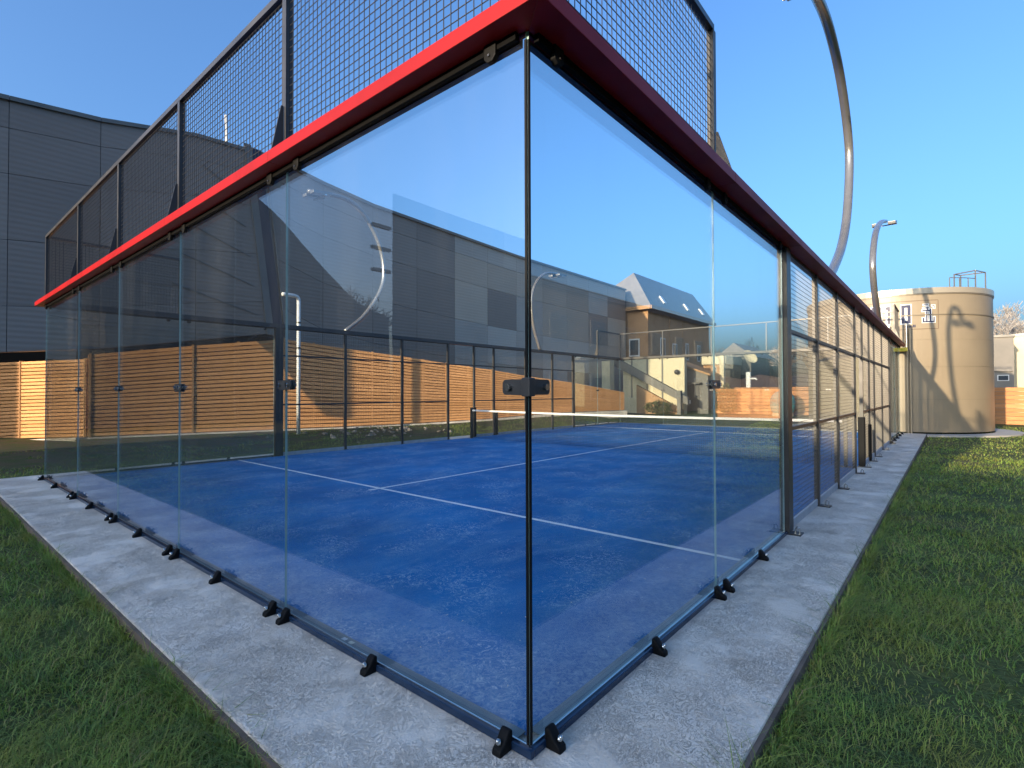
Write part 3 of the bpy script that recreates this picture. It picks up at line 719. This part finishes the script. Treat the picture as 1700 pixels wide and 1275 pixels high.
def fence_run(nd, base, ns):
    for k, ((a, za), (b, zb)) in enumerate(zip(nd[:-1], nd[1:])):
        d = (b-a).normalized(); nrm = Vector((d.y, -d.x, 0))
        if (CAM-a).dot(nrm) < 0: nrm = -nrm
        ba, bb_ = base[k]+.14, base[k+1]+.14
        for i in range(ns):
            f0_, f1_ = i/ns, (i+.74)/ns
            p = [a+Vector((0, 0, ba+(za-ba)*f0_)), b+Vector((0, 0, bb_+(zb-bb_)*f0_)), b+Vector((0, 0, bb_+(zb-bb_)*f1_)), a+Vector((0, 0, ba+(za-ba)*f1_))]
            off = nrm*random.uniform(-.003, .003)
            MB().prism([q+off for q in p], nrm*.028).build('slat', M['wood'], fence)
        MB().prism([a-nrm*.1+Vector((0, 0, ba-.05)), b-nrm*.1+Vector((0, 0, bb_-.05)), b-nrm*.1+Vector((0, 0, zb-.03)), a-nrm*.1+Vector((0, 0, za-.03))], -nrm*.02).build('backing_board', M['woodback'], fence)
        for s in (0.02, .5):
            c = a+(b-a)*s; zc = za+(zb-za)*s; bc = base[k]
            MB().prism([c-d*.04-nrm*.004, c+d*.04-nrm*.004, c+d*.04-nrm*.08, c-d*.04-nrm*.08], (0, 0, zc)).build('post', M['woodpost'], fence)
            if s == .02: MB().prism([Vector((q.x, q.y, bc+.1)) for q in (c-d*.03+nrm*.033, c+d*.03+nrm*.033, c+d*.03+nrm*.05, c-d*.03+nrm*.05)], (0, 0, zc-bc-.1)).build('cover_batten', M['woodpost'], fence)
fence_run(fl_nodes, [-.08]*3, 22)
fence_run(fd_nodes, [q[4]-.06 for q in FD], 22)
fence_run(lf_nodes, gz, 22)
# plinth under the fence
fy = np.array([2.4, 7.94]+[q[2] for q in FD[1:]]); fxx = np.array([-20.1, -18.23]+[q[1] for q in FD[1:]]); fzz = np.array([-.03, .0]+[q[4] for q in FD[1:]])
def bank_z(x, y):
    xf = np.interp(y, fy, fxx); zf = np.interp(y, fy, fzz); f = np.clip((-11.3-x)/(-11.3-xf), 0, 1)
    return -.085+(zf+.085)*f**1.3
for (xa, ya, za), (xb, yb_, zb_) in zip(list(zip(fxx, fy, fzz))[:-1], list(zip(fxx, fy, fzz))[1:]):
    MB().prism([(xa-.05, ya, za-.3), (xb-.05, yb_, zb_-.3), (xb+.2, yb_-.05, zb_-.3), (xa+.2, ya-.05, za-.3)], (0, 0, .345)).build('plinth', M['concrete'], fence)
bkm = MB(); NX, NY = 10, 24
for j in range(NY+1):
    y = 2.0+20.0*j/NY; xf = float(np.interp(y, fy, fxx))
    for i in range(NX+1):
        x = -11.2+(xf+.05+11.2)*i/NX; bkm.v.append(Vector((x, y, float(bank_z(x, y))+.004+.012*math.sin(x*5.1)*math.sin(y*4.3)*min(1, i))))
for j in range(NY):
    for i in range(NX):
        a = j*(NX+1)+i; bkm.f.append([a, a+NX+1, a+NX+2, a+1][::-1]); bkm.mi.append(0)
bko = bkm.build('grass_bank', M['ground'], smooth=True); bko['kind'] = 'structure'
d = (ft-f0).normalized(); nn = Vector((d.y, -d.x, 0))
if (CAM-f0).dot(nn) < 0: nn = -nn
MB().prism([f0-nn*.02+Vector((0, 0, .03)), ft-nn*.02+Vector((0, 0, -.3)), ft+nn*.32+Vector((0, 0, -.3)), f0+nn*.32+Vector((0, 0, .03))], (0, 0, -.16)).build('plinth', M['concrete'], fence)

# white downpipe
MB().prism([f0+Vector((-.1, .75, -.1)), ft+Vector((-.1, .75, -.4)), ft+Vector((-.1, .9, -.4)), f0+Vector((-.1, .9, -.1))], (0, 0, 3.6)).build('undercroft_shade', M['joint'], bld)  # black sheet stands for the shade between fence top and overhang
MB().prism([(-20.7, 2.9, -.1), (-18.9, 8.4, -.1), (-19.1, 8.4, -.1), (-20.9, 2.9, -.1)], (0, 0, 5.0)).build('undercroft_shade', M['joint'], bld)  # same shade as a black sheet behind the slanting fence run
dp = thing('downpipe', (-16.4, 7.6, -.08), 'white upright pipe with a short elbow in front of the timber fence', 'pipe')
MB().tube([(-16.4, 7.6, -.08), (-16.4, 7.6, 4.72)], .065, 12).build('pipe', M['white'], dp, smooth=True)
MB().tube(spline([(-16.4, 7.6, 4.72), (-16.4, 7.58, 4.80), (-16.4, 7.5, 4.86), (-16.4, 7.3, 4.87), (-16.4, 7.0, 4.87)], 4), .066, 12).build('elbow', M['white'], dp, smooth=True)
for z in (3.0, 3.9): MB().tube([(-16.4, 7.6, z), (-16.4, 7.6, z+.06)], .074, 12).build('pipe_clip', M['steel'], dp)

# rubble on the strip beside the court
def stone_mesh(seed):
    r_ = random.Random(seed); bm = bmesh.new(); bmesh.ops.create_icosphere(bm, subdivisions=1, radius=1)
    for v in bm.verts: v.co *= r_.uniform(.65, 1.15)
    me = bpy.data.meshes.new('stone'); bm.to_mesh(me); bm.free(); me.materials.append(M['stone']); return me
SM = [stone_mesh(i) for i in range(5)]
rub = thing('rubble_heap', (-14.6, 10.2, -.085), 'scatter of pale rubble stones on the ground beside the left fence', 'stones')
for i in range(60):
    s = random.uniform(.03, .10)
    px, py = random.gauss(-.3, .9), random.gauss(0, 1.5)
    o = obj_of('stone', SM[i % 5], rub, (px, py, float(bank_z(-14.6+px, 10.2+py))+.085+s*.4)); o.scale = (s*1.3, s, s*.7); o.rotation_euler = (random.random(), random.random(), random.random()*6)

# ------------------------------------------------------------------ far side: houses, wall, fence, shrubs
def fbox(name, x0, x1, y0, y1, z0, z1, mat, parent): return MB().box(x0, x1, y0, y1, z0, z1).build(name, M[mat], parent)
# long brown house with hipped slate roof
ho = thing('hipped_house', (-20, 42, 0), 'long brown house with a grey hipped roof beyond the far glass', 'house')
hx0, hx1, hy0, hy1, ez = -22.6, -16.6, 36.0, 49.3, 8.0
fbox('wall', hx0, hx1, hy0, hy1, -.1, ez, 'brown', ho)
ov = .5; rz_ = 11.0; mx_ = -18.1
rf = MB(); A = [(hx0-ov, hy0-ov, ez), (hx1+ov, hy0-ov, ez), (hx1+ov, hy1+ov, ez), (hx0-ov, hy1+ov, ez), (mx_, hy0+.6, rz_), (mx_, hy1-.2, rz_)]
rf.add(A, [(0, 1, 4), (1, 2, 5, 4), (2, 3, 5), (3, 0, 4, 5), (3, 2, 1, 0)]); ro = rf.build('roof', M['roofs'], ho)
fbox('fascia', hx1+ov-.02, hx1+ov+.06, hy0-ov, hy1+ov, ez-.22, ez+.06, 'brown', ho)
fbox('fascia', hx0-ov, hx1+ov-.03, hy0-ov-.06, hy0-ov+.02, ez-.22, ez+.06, 'brown', ho)
for y in (38.6, 43.6, 47.3):
    MB().prism([(hx1+.12, y, ez+.6), (hx1+.12, y+.45, ez+.6), (hx1-.28, y+.45, ez+1.2), (hx1-.28, y, ez+1.2)], (.10, 0, .06)).build('roof_window', M['white'], ro)
for y, z, w_, h_ in ((38.2, 4.3, .9, 1.5), (40.6, 4.2, .9, 1.3), (43.4, 4.2, .7, 1.5), (46.2, 4.2, .7, 1.5), (38.4, 1.4, 1.0, 1.3), (42.5, 1.4, 1.0, 1.3), (46.0, 1.4, .8, 1.3)):
    wn = fbox('window', hx1+.002, hx1+.05, y, y+w_, z, z+h_, 'white', ho)
    fbox('pane', hx1+.051, hx1+.056, y+.1, y+w_-.1, z+.1, z+h_-.1, 'pane', wn)
for x in (-21.8, -19.8, -18.2):
    wn = fbox('window', x, x+.9, hy0-.05, hy0-.002, 4.2, 5.6, 'white', ho); fbox('pane', x+.1, x+.8, hy0-.056, hy0-.051, 4.3, 5.5, 'pane', wn)
for y in (40.0, 42.8, 45.7): fbox('pilaster', hx1+.002, hx1+.03, y, y+.08, 0, ez-.23, 'woodpost', ho)
# cream stair wall with a sloping grey band for its diagonal shadow
sw = thing('stair_wall', (-14.5, 32.6, 0), 'cream wall with a sloping grey band as diagonal shadow past the far glass', 'wall')
fbox('wall', -16.85, -12.3, 32.4, 32.8, -.1, 3.72, 'cream', sw)
MB().prism([(-17.3, 31.9, 3.95), (-11.9, 31.9, 1.05), (-11.9, 31.9, .55), (-17.3, 31.9, 3.3)], (0, .28, 0)).build('parapet', M['grey'], sw)  # solid grey band stands for the diagonal shadow across the cream wall
MB().prism([(-15.6, 32.0, 1.9), (-12.3, 32.0, .2), (-12.3, 32.0, -.1), (-15.6, 32.0, -.1)], (0, .3, 0)).build('stair_side', M['brown'], sw)
for k in range(10):
    x = -16.9+k*.5; z = 3.35-k*.275; fbox('step', x, x+.52, 32.19, 32.39, z-.25, z, 'concrete', sw)
fbox('newel', -12.5, -12.25, 31.6, 31.89, -.1, 1.5, 'grey', sw)
for x in (-16.2, -15.0, -13.9): fbox('pilaster', x, x+.1, 32.36, 32.399, 1.0, 3.7, 'grey', sw)
lam = MB().sphere((-12.75, 32.2, 2.75), .17, 12, 8); lam.build('wall_lamp', M['steel'], sw, smooth=True)
MB().tube([(-12.75, 32.2, 2.75), (-12.75, 32.4, 2.75)], .04, 6).build('lamp_arm', M['steel'], sw)
fbox('pillar', -17.55, -16.9, 30.6, 31.2, -.1, 3.62, 'cream', sw)
# low grey garage
ga = thing('low_garage', (-12, 35, 0), 'low grey flat building with a sloped roof behind the stair wall', 'garage')
MB().prism([(-13.2, 34, -.1), (-11.3, 34, -.1), (-11.3, 34, 2.55), (-14.4, 34, 3.7), (-14.4, 34, -.1)], (0, 3.0, 0)).build('wall', M['grey'], ga)
MB().prism([(-14.5, 33.8, 3.76), (-11.1, 33.8, 2.50), (-11.1, 33.8, 2.62), (-14.5, 33.8, 3.88)], (0, 3.4, 0)).build('roof', M['woodpost'], ga)
dr = fbox('door', -12.7, -11.9, 33.95, 33.999, -.1, 1.9, 'steel', ga); fbox('canopy', -12.9, -11.7, 33.5, 33.99, 1.95, 2.05, 'steel', ga)
# cream portal house
po_ = thing('portal_house', (-11.6, 37.5, 0), 'small cream house with a brown recessed porch in an L shaped frame', 'house')
fbox('wall', -12.45, -10.95, 36.3, 40, -.1, 3.4, 'brown', po_); fbox('lintel', -12.45, -10.9, 35.98, 36.29, 3.37, 4.0, 'cream', po_)
fbox('frame_leg', -11.18, -10.9, 35.98, 36.29, -.1, 3.369, 'cream', po_); fbox('roof', -12.5, -10.85, 36.3, 40, 3.41, 4.0, 'cream', po_)
wn = fbox('window', -11.75, -11.5, 36.25, 36.299, 2.5, 3.2, 'white', po_); fbox('pane', -11.72, -11.53, 36.24, 36.249, 2.55, 3.15, 'pane', wn)
# grey house with dark garage door
gh = thing('grey_house', (-11.3, 42, 0), 'grey house with a dark garage opening behind the orange board fence', 'house')
fbox('wall', -12.6, -10.4, 40.5, 46, -.1, 4.1, 'grey', gh); fbox('garage_door', -12.0, -10.7, 40.45, 40.499, -.1, 2.72, 'dark', gh)
MB().prism([(-12.9, 40.2, 4.1), (-10.1, 40.2, 4.1), (-11.5, 40.2, 5.2)], (0, 6.1, 0)).build('roof', M['roofs'], gh)
wn = fbox('window', -11.9, -11.6, 40.44, 40.499, 2.95, 3.85, 'white', gh); fbox('pane', -11.86, -11.64, 40.43, 40.439, 3.0, 3.8, 'pane', wn)
# pale dish shape on a mast
di = thing('satellite_dish', (-11.9, 44, 0), 'pale oval dish on a mast beside the grey house', 'dish')
bmv = MB(); nn_ = Vector((.35, -.9, .25)).normalized(); c0 = Vector((-10.15, 39.6, 3.98)); a_ = nn_.orthogonal().normalized(); b_ = nn_.cross(a_)
rings = []
for i in range(5):
    r = .58*i/4; rings.append([c0+(a_*math.cos(2*math.pi*j/20)*.62+b_*math.sin(2*math.pi*j/20))*r*1.0+nn_*(.22*(i/4)**2) for j in range(20)])
vs = [p for rg in rings for p in rg]; fs = []
for i in range(4):
    for j in range(20): k = (j+1) % 20; fs.append((i*20+j, i*20+k, (i+1)*20+k, (i+1)*20+j))
bmv.add(vs, fs); bmv.build('reflector', M['cream'], di, smooth=True)
MB().tube([(-10.15, 39.7, -.08), (-10.15, 39.7, 3.9)], .05, 8).build('mast', M['grey'], di)
# white standpipe
wp = thing('vent_post', (-9.15, 35.7, -.08), 'white post with a side spout behind the orange board fence', 'post')
MB().box(-9.33, -9.03, 35.6, 35.85, -.08, 2.75).build('post', M['white'], wp, bevel=.06); MB().tube([(-9.03, 35.72, 2.3), (-8.72, 35.72, 2.3), (-8.66, 35.72, 2.2)], .06, 8).build('spout', M['white'], wp)
# orange board fences
def board_fence(pts, label, h, z0=-.08):
    t = thing('board_fence', (*pts[0], z0), label, 'fence'); 
    for (ax, ay), (bx, by) in zip(pts[:-1], pts[1:]):
        a = Vector((ax, ay, z0)); b = Vector((bx, by, z0)); d = (b-a).normalized(); n_ = Vector((d.y, -d.x, 0))
        if n_.dot(CAM-a) < 0: n_ = -n_
        nb2 = 9; hh = (h-z0)/nb2
        L = (b-a).length; ns = max(1, round(L/1.95))
        for s in range(ns):
            p, q = a+d*(L*s/ns+.03), a+d*(L*(s+1)/ns-.03)
            for i in range(nb2):
                zz = i*hh+.012; off = n_*random.uniform(-.004, .004)
                MB().prism([p+off+Vector((0, 0, zz)), q+off+Vector((0, 0, zz)), q+off+Vector((0, 0, zz+hh-.014)), p+off+Vector((0, 0, zz+hh-.014))], n_*.022).build('board', M['wood2'], t)
            c = a+d*(L*s/ns); MB().prism([c-d*.028-n_*.05, c+d*.028-n_*.05, c+d*.028+n_*.03, c-d*.028+n_*.03], (0, 0, h-z0+.02)).build('post', M['woodpost'], t)
board_fence([(-12.0, 35.1), (-2.2, 35.1)], 'orange timber board fence behind the far end of the court', 1.70)
board_fence([(2.3, 30.6), (9.2, 29.4)], 'orange timber board fence to the right of the tank', 1.58)
# teal domed tank on a tan plinth
te = thing('domed_cover', (-6.55, 33.3, -.08), 'teal domed cover standing before the orange board fence', 'cover')
dm = MB(); prof = [(0.0, 1.46), (.28, 1.42), (.5, 1.30), (.64, 1.08), (.70, .8), (.69, .5), (.62, .22), (.52, .1)]
n = 24; vs = [Vector((-6.55+r*math.cos(2*math.pi*j/n), 33.3+r*math.sin(2*math.pi*j/n), z)) for r, z in prof for j in range(n)]
dm.add(vs, [(i*n+j, (i+1)*n+j, (i+1)*n+(j+1) % n, i*n+(j+1) % n) for i in range(len(prof)-1) for j in range(n)]); dm.build('dome', M['teal'], te, smooth=True)
MB().tube([(-6.55, 33.3, -.08), (-6.55, 33.3, .12)], .6, 20).build('plinth', M['cream'], te)

# shrubs: leaf faces through a volume
def shrub(x, y, r, h, label, n=1500, mat='leaf'):
    t = thing('shrub', (x, y, -.08), label, 'shrub')
    u = RNG.normal(size=(n, 3)); u /= np.linalg.norm(u, axis=1)[:, None]; rad = RNG.uniform(.45, 1, n)**.5
    lump = 1+.22*np.sin(u[:, 0]*5+1)*np.cos(u[:, 2]*6)
    c = u*rad[:, None]*lump[:, None]*np.array([r, r, h/2])+np.array([0, 0, h/2])
    d1 = RNG.normal(size=(n, 3)); d1 /= np.linalg.norm(d1, axis=1)[:, None]; d2 = np.cross(d1, RNG.normal(size=(n, 3))); d2 /= np.linalg.norm(d2, axis=1)[:, None]
    s = RNG.uniform(.04, .075, n)[:, None]
    V = np.stack([c-d1*s, c+d2*s*.5, c+d1*s, c-d2*s*.5], 1).reshape(-1, 3)
    b = np.arange(n)[:, None]*4; T = np.concatenate([b+np.array([[0, 1, 2]]), b+np.array([[0, 2, 3]])])
    obj_of('crown', fast_mesh('crown', V, T, M[mat]), t)
    mb = MB()
    for k in range(5):
        a = k*1.26; mb.tube([(x, y, -.08), (x+.5*r*math.cos(a), y+.5*r*math.sin(a), h*.6)], [.03, .012], 5)
    mb.build('trunk', M['bark'], t)
shrub(-10.3, 34.4, .75, 1.9, 'round dark olive shrub at the left end of the orange board fence', 2600)
shrub(-13.6, 31.2, .9, .9, 'low olive shrub at the foot of the stair wall', 1600)

# bare trees
def bare_tree(x, y, h, seed, label, z=-.08, r0=.16, depth=5, spread=.6, twig=.012, bark='bark'):
    rr = random.Random(seed); t = thing('bare_tree', (x, y, z), label, 'tree', 'leafless winter trees'); tr = MB(); br = MB()
    def grow(p, d, L, r, k):
        pts = [p]; q = p
        for i in range(3):
            d = (d+Vector((rr.gauss(0, .10), rr.gauss(0, .10), .06))).normalized(); q = q+d*L/3; pts.append(q)
        rad = [r, r*.9, r*.8, r*.68]
        (tr if k >= depth-1 else br).tube(pts, rad, 5 if k >= depth-1 else 3, cap=False)
        if k == 0: return
        for i in range(3 if k < depth else 4):
            ax = Vector((rr.gauss(0, 1), rr.gauss(0, 1), rr.gauss(0, .5))); nd = (d+ax.normalized()*spread*rr.uniform(.7, 1.3)).normalized()
            grow(pts[rr.choice((2, 3, 3))], nd, L*rr.uniform(.62, .8), max(twig, r*.6), k-1)
    grow(Vector((x, y, z)), Vector((0, 0, 1)), h*.3, r0, depth)
    tr.build('trunk', M[bark], t); br.build('crown', M[bark], t)
for i, (x, y, h) in enumerate(((5.6, 74, 11.5), (8.0, 82, 13.0), (11.5, 72, 11.0), (3.2, 84, 12.5))):
    bare_tree(x, y, h, 20+i, ['leafless tree directly right of the tank above the grey block', 'leafless tree above the pale yellow building', 'leafless tree at the far right beyond the yellow building', 'leafless tree hidden partly by the tank edge'][i], twig=.022, depth=6, bark='palebark')
for i, (x, y, h) in enumerate(((-17.2, 62, 8.0), (-13.9, 64, 7.6), (-20.5, 66, 8.5), (-10.4, 68, 7.8))):
    bare_tree(x, y, h, 40+i, ['thin bare tree just right of the hipped house', 'bare tree second from the hipped house', 'bare tree partly behind the hipped house gable', 'bare tree behind the right glass post'][i], twig=.025)
# wooded slope
hm = MB(); hs = []
xs = [-60+k*3.0 for k in range(40)]
for i, x in enumerate(xs):
    zt = 3.6+2.8*math.exp(-((x+34)/10)**2)+.5*math.sin(x*.7)+.35*math.sin(x*1.9+1)
    hs.append(((x, 70, -.3), (x, 76, zt*.55), (x, 84, zt), (x, 100, zt*.8)))
for a, b in zip(hs[:-1], hs[1:]):
    for k in range(3): hm.add([a[k], b[k], b[k+1], a[k+1]], [(0, 1, 2, 3)])
hl = hm.build('hill', M['hill'], smooth=True); hl['kind'] = 'structure'
# blocks right of the tank
gb = thing('grey_block', (4.2, 43, -.08), 'grey flat roofed block between the tank and the yellow building', 'building')
fbox('wall', 1.4, 4.12, 40, 48, -.08, 4.55, 'grey', gb); fbox('parapet', 1.3, 4.2, 39.9, 48, 4.551, 4.68, 'steel', gb)
fbox('gutter', 3.2, 4.05, 39.9, 39.99, 2.55, 2.62, 'steel', gb); wn = fbox('window', 3.4, 3.9, 39.95, 39.99, 2.0, 2.35, 'white', gb); fbox('pane', 3.44, 3.86, 39.94, 39.949, 2.04, 2.31, 'pane', wn)
yb = thing('yellow_building', (8, 48, -.08), 'pale yellow rendered building at the right edge of the view', 'building')
fbox('wall', 4.35, 8.2, 44, 54, -.08, 4.9, 'cream', yb); fbox('coping', 4.25, 8.3, 43.9, 54, 4.901, 5.0, 'white', yb)
fbox('lamp_box', 5.2, 5.45, 43.8, 43.99, 2.4, 2.6, 'steel', yb)

# ------------------------------------------------------------------ behind the camera (seen mirrored in the glass, casts the long shade)
hall = thing('low_hall', (0, -34, -.08), 'long low flat hall behind the viewer that shades the near lawn', 'building')
fbox('wall', -20.8, 34, -40, -30.2, -.08, 6.6, 'grey', hall); fbox('roof_edge', -20.9, 34.1, -40.1, -30.1, 6.601, 6.85, 'steel', hall)
for k in range(9): fbox('window', -18+k*5.5, -15+k*5.5, -30.19, -30.15, 1.0, 3.0, 'pane', hall)
sb = thing('long_hall', (18, 24, -.08), 'long brown grey building right of the lawn, mirrored in the right glass', 'building')
fbox('wall', 14.2, 24, 6, 43, -.08, 6.8, 'timber', sb); fbox('roof_edge', 14.1, 24.1, 5.9, 43.1, 6.801, 7.1, 'steel', sb)
for k in range(9):
    for z in (1.0, 4.0):
        wn = fbox('window', 14.15, 14.199, 8+k*3.9, 9.6+k*3.9, z, z+1.5, 'trim', sb); fbox('pane', 14.13, 14.149, 8.1+k*3.9, 9.5+k*3.9, z+.1, z+1.4, 'pane', wn)
cb = thing('swept_building', (-30, -14, -.08), 'dark clad building with a downswept roof mirrored in the left glass', 'building')
prof = [(-.5, 15), (-2.7, 13.4), (-7.2, 12.8), (-10.6, 12.1), (-12.2, 11.0), (-14.2, 9.2), (-17, 7.0), (-19.4, 6.4)]
poly = [(-27, y, z) for y, z in prof]+[(-27, -19.4, -.1), (-27, -.5, -.1)]
MB().prism(poly, (-5, -2.0, 0)).build('body', M['clad2'], cb)
for k in range(7):
    y = -2.5-2.4*k; zt = max(1.0, np.interp(-y, [-p[0] for p in prof], [p[1] for p in prof])-.3)
    MB().box(-26.99, -26.95, y-.03, y+.03, 0, zt).build('seam', M['trim'], cb)
for z in (2.2, 4.4, 6.6):
    MB().box(-26.985, -26.95, -19.0 if z < 5 else -16.5, -.6, z-.03, z+.03).build('seam', M['trimd'], cb)
tb_ = thing('fin_building', (-31, -31, -.08), 'tall dark panelled building with projecting fins mirrored in the left glass', 'building')
MB().prism([(-27.6, -20.1, -.1), (-27.6, -43, -.1), (-41, -43, -.1), (-38, -28.3, -.1)], (0, 0, 15.1)).build('body', M['clad2'], tb_)
for i in range(6):
    for j in range(5): fbox('cladding_panel', -27.599, -27.55, -43+i*3.8+.02, -43+(i+1)*3.8-.02, j*3+.02, j*3+2.98, 'cladb' if (i*5+j*3) % 11 == 0 else 'clad2', tb_)
for z in (9.6, 11.1, 12.6): fbox('fin', -28.0, -27.7, -20.09, -18.6, z-.10, z+.10, 'clad2', tb_)
for i, (x, y, h) in enumerate(((-40.5, -26.6, 13), (-45.5, -29.3, 14.5), (-37.6, -24.4, 10.5))):
    bare_tree(x, y, h, 60+i, ['leafless tree mirrored in the gap between the two dark buildings', 'taller leafless tree mirrored behind the first in the gap', 'small leafless tree mirrored beside the downswept roof'][i], twig=.025)

# ------------------------------------------------------------------ grass blades
def blades(pts, hmin, hmax, wd, lean=1.7):
    n = len(pts); tall = 1+.45*np.clip(lump(pts[:, 0]*1.3, pts[:, 1]*1.3)/3, -1, 1); ang = .9*np.sin(pts[:, 0]*3.1+np.sin(pts[:, 1]*2.3))+.9*np.cos(pts[:, 1]*3.7+pts[:, 0])+RNG.normal(0, 1.8, n); h = RNG.uniform(hmin, hmax, n)*tall*np.where(RNG.random(n) < .05, 1.7, 1)
    ln = RNG.uniform(.3, lean, n)*h*RNG.uniform(.6, 1.5, n); ba = ang+RNG.uniform(-1.1, 1.1, n)
    w = RNG.uniform(.6, 1.2, n)*wd
    side = np.stack([np.cos(ang+np.pi/2)*w, np.sin(ang+np.pi/2)*w, np.zeros(n)], 1)
    d1 = np.stack([np.cos(ang)*ln*.4, np.sin(ang)*ln*.4, h*.6], 1); d2 = np.stack([np.cos(ang)*ln*.4+np.cos(ba)*ln*.9, np.sin(ang)*ln*.4+np.sin(ba)*ln*.9, h*RNG.uniform(.7, 1.0, n)], 1)
    V = np.stack([pts-side, pts+side, pts+d1-side*.75, pts+d1+side*.75, pts+d2], 1).reshape(-1, 3)
    b = np.arange(n)[:, None]*5
    T = np.concatenate([b+np.array([[0, 1, 3]]), b+np.array([[0, 3, 2]]), b+np.array([[2, 3, 4]])]); return V, T
def lump(x, y):
    return np.sin(x*2.3+1.7*np.sin(y*1.1))+np.sin(y*2.9+1.3*np.sin(x*1.7+2))+.7*np.sin(x*7.1+y*5.3)+.7*np.sin(x*4.7-y*6.7)
def scatter(n, x0, x1, y0, y1, zone):
    x = RNG.uniform(x0, x1, n); y = RNG.uniform(y0, y1, n)
    r = np.hypot(x-CAM.x, y-CAM.y); k = zone(x, y, r)
    k &= RNG.uniform(-3.2, 3.0, n) < lump(x, y)+1.0
    return np.stack([x[k], y[k], np.full(k.sum(), -.087)], 1)
def outside(x, y): return ~((x > -W-AP-.005) & (x < AP+.005) & (y > -AP-.005) & (y < LEN+AP+.005))
VV, TT, off = [], [], 0
def addb(P, *a):
    global off
    V, T = blades(P, *a); VV.append(V); TT.append(T+off); off += len(V)
dens = [(0, 3.2, 10500, .025, .065, .0021), (3.2, 5.2, 5200, .025, .065, .0028), (5.2, 9, 2000, .025, .065, .0042), (9, 16, 650, .025, .06, .0075), (16, 30, 160, .025, .05, .013)]
for r0, r1, dn, h0, h1, wd in dens:
    for bx in ((-10.5, 1.2, -2.6, -AP), (AP, 9.5, -1.8, 30)):
        x0, x1, y0, y1 = bx
        x0 = max(x0, CAM.x-r1); x1 = min(x1, CAM.x+r1); y0 = max(y0, CAM.y-r1); y1 = min(y1, CAM.y+r1)
        if x1 <= x0 or y1 <= y0: continue
        n = int((x1-x0)*(y1-y0)*dn)
        def zone(x, y, r):
            fwd = (x-CAM.x)*fw.x+(y-CAM.y)*fw.y; rgt = (x-CAM.x)*R_.x+(y-CAM.y)*R_.y
            return (r >= r0) & (r < r1) & outside(x, y) & (fwd > .5) & (np.abs(rgt) < fwd*1.15+.6)
        P = scatter(n, x0, x1, y0, y1, zone)
        if len(P): addb(P, h0, h1, wd)
for fx0, fx1, fy0, fy1, nn2 in ((-9.5, AP+.02, -AP-.085, -AP-.024, 9000), (AP+.024, AP+.085, -AP, 12, 11000)):
    P = scatter(nn2, fx0, fx1, fy0, fy1, lambda x, y, r: RNG.random(len(x)) < np.clip(4.5/r, .15, 1)); addb(P, .05, .12, .0026)
P = scatter(36000, -17.3, -W-AP, -1.5, 22, lambda x, y, r: outside(x, y) & (lump(x*.4, y*.4) > -.2) & ((x > np.interp(y, fy, fxx)+.25))); P[:, 2] = np.where(P[:, 1] > 2, bank_z(P[:, 0], P[:, 1]), -.087); addb(P, .03, .08, .006)
V = np.concatenate(VV); T = np.concatenate(TT)
gme = fast_mesh('grass', V, T, M['grass']); go = obj_of('grass', gme); go['kind'] = 'stuff'; go['label'] = 'short rough lawn grass around the concrete apron'
print('grass tris', len(T))
# litter on the turf
nl = 420; lv_ = []
fl_ = MB()
for i in range(nl):
    x = random.uniform(-W+.2, -.15); y = random.uniform(.15, 9) if i % 3 else random.expovariate(1.2)+.12
    s = random.uniform(.004, .013); a = random.random()*6.3; c, q = math.cos(a)*s, math.sin(a)*s
    fl_.add([(x-c, y-q, .0125), (x+q*.4, y-c*.4, .014), (x+c, y+q, .0125), (x-q*.4, y+c*.4, .016)], [(0, 1, 2), (0, 2, 3)])
lo = fl_.build('leaf_litter', M['flake']); lo['kind'] = 'stuff'; lo['label'] = 'tiny pale leaf scraps scattered on the blue turf'
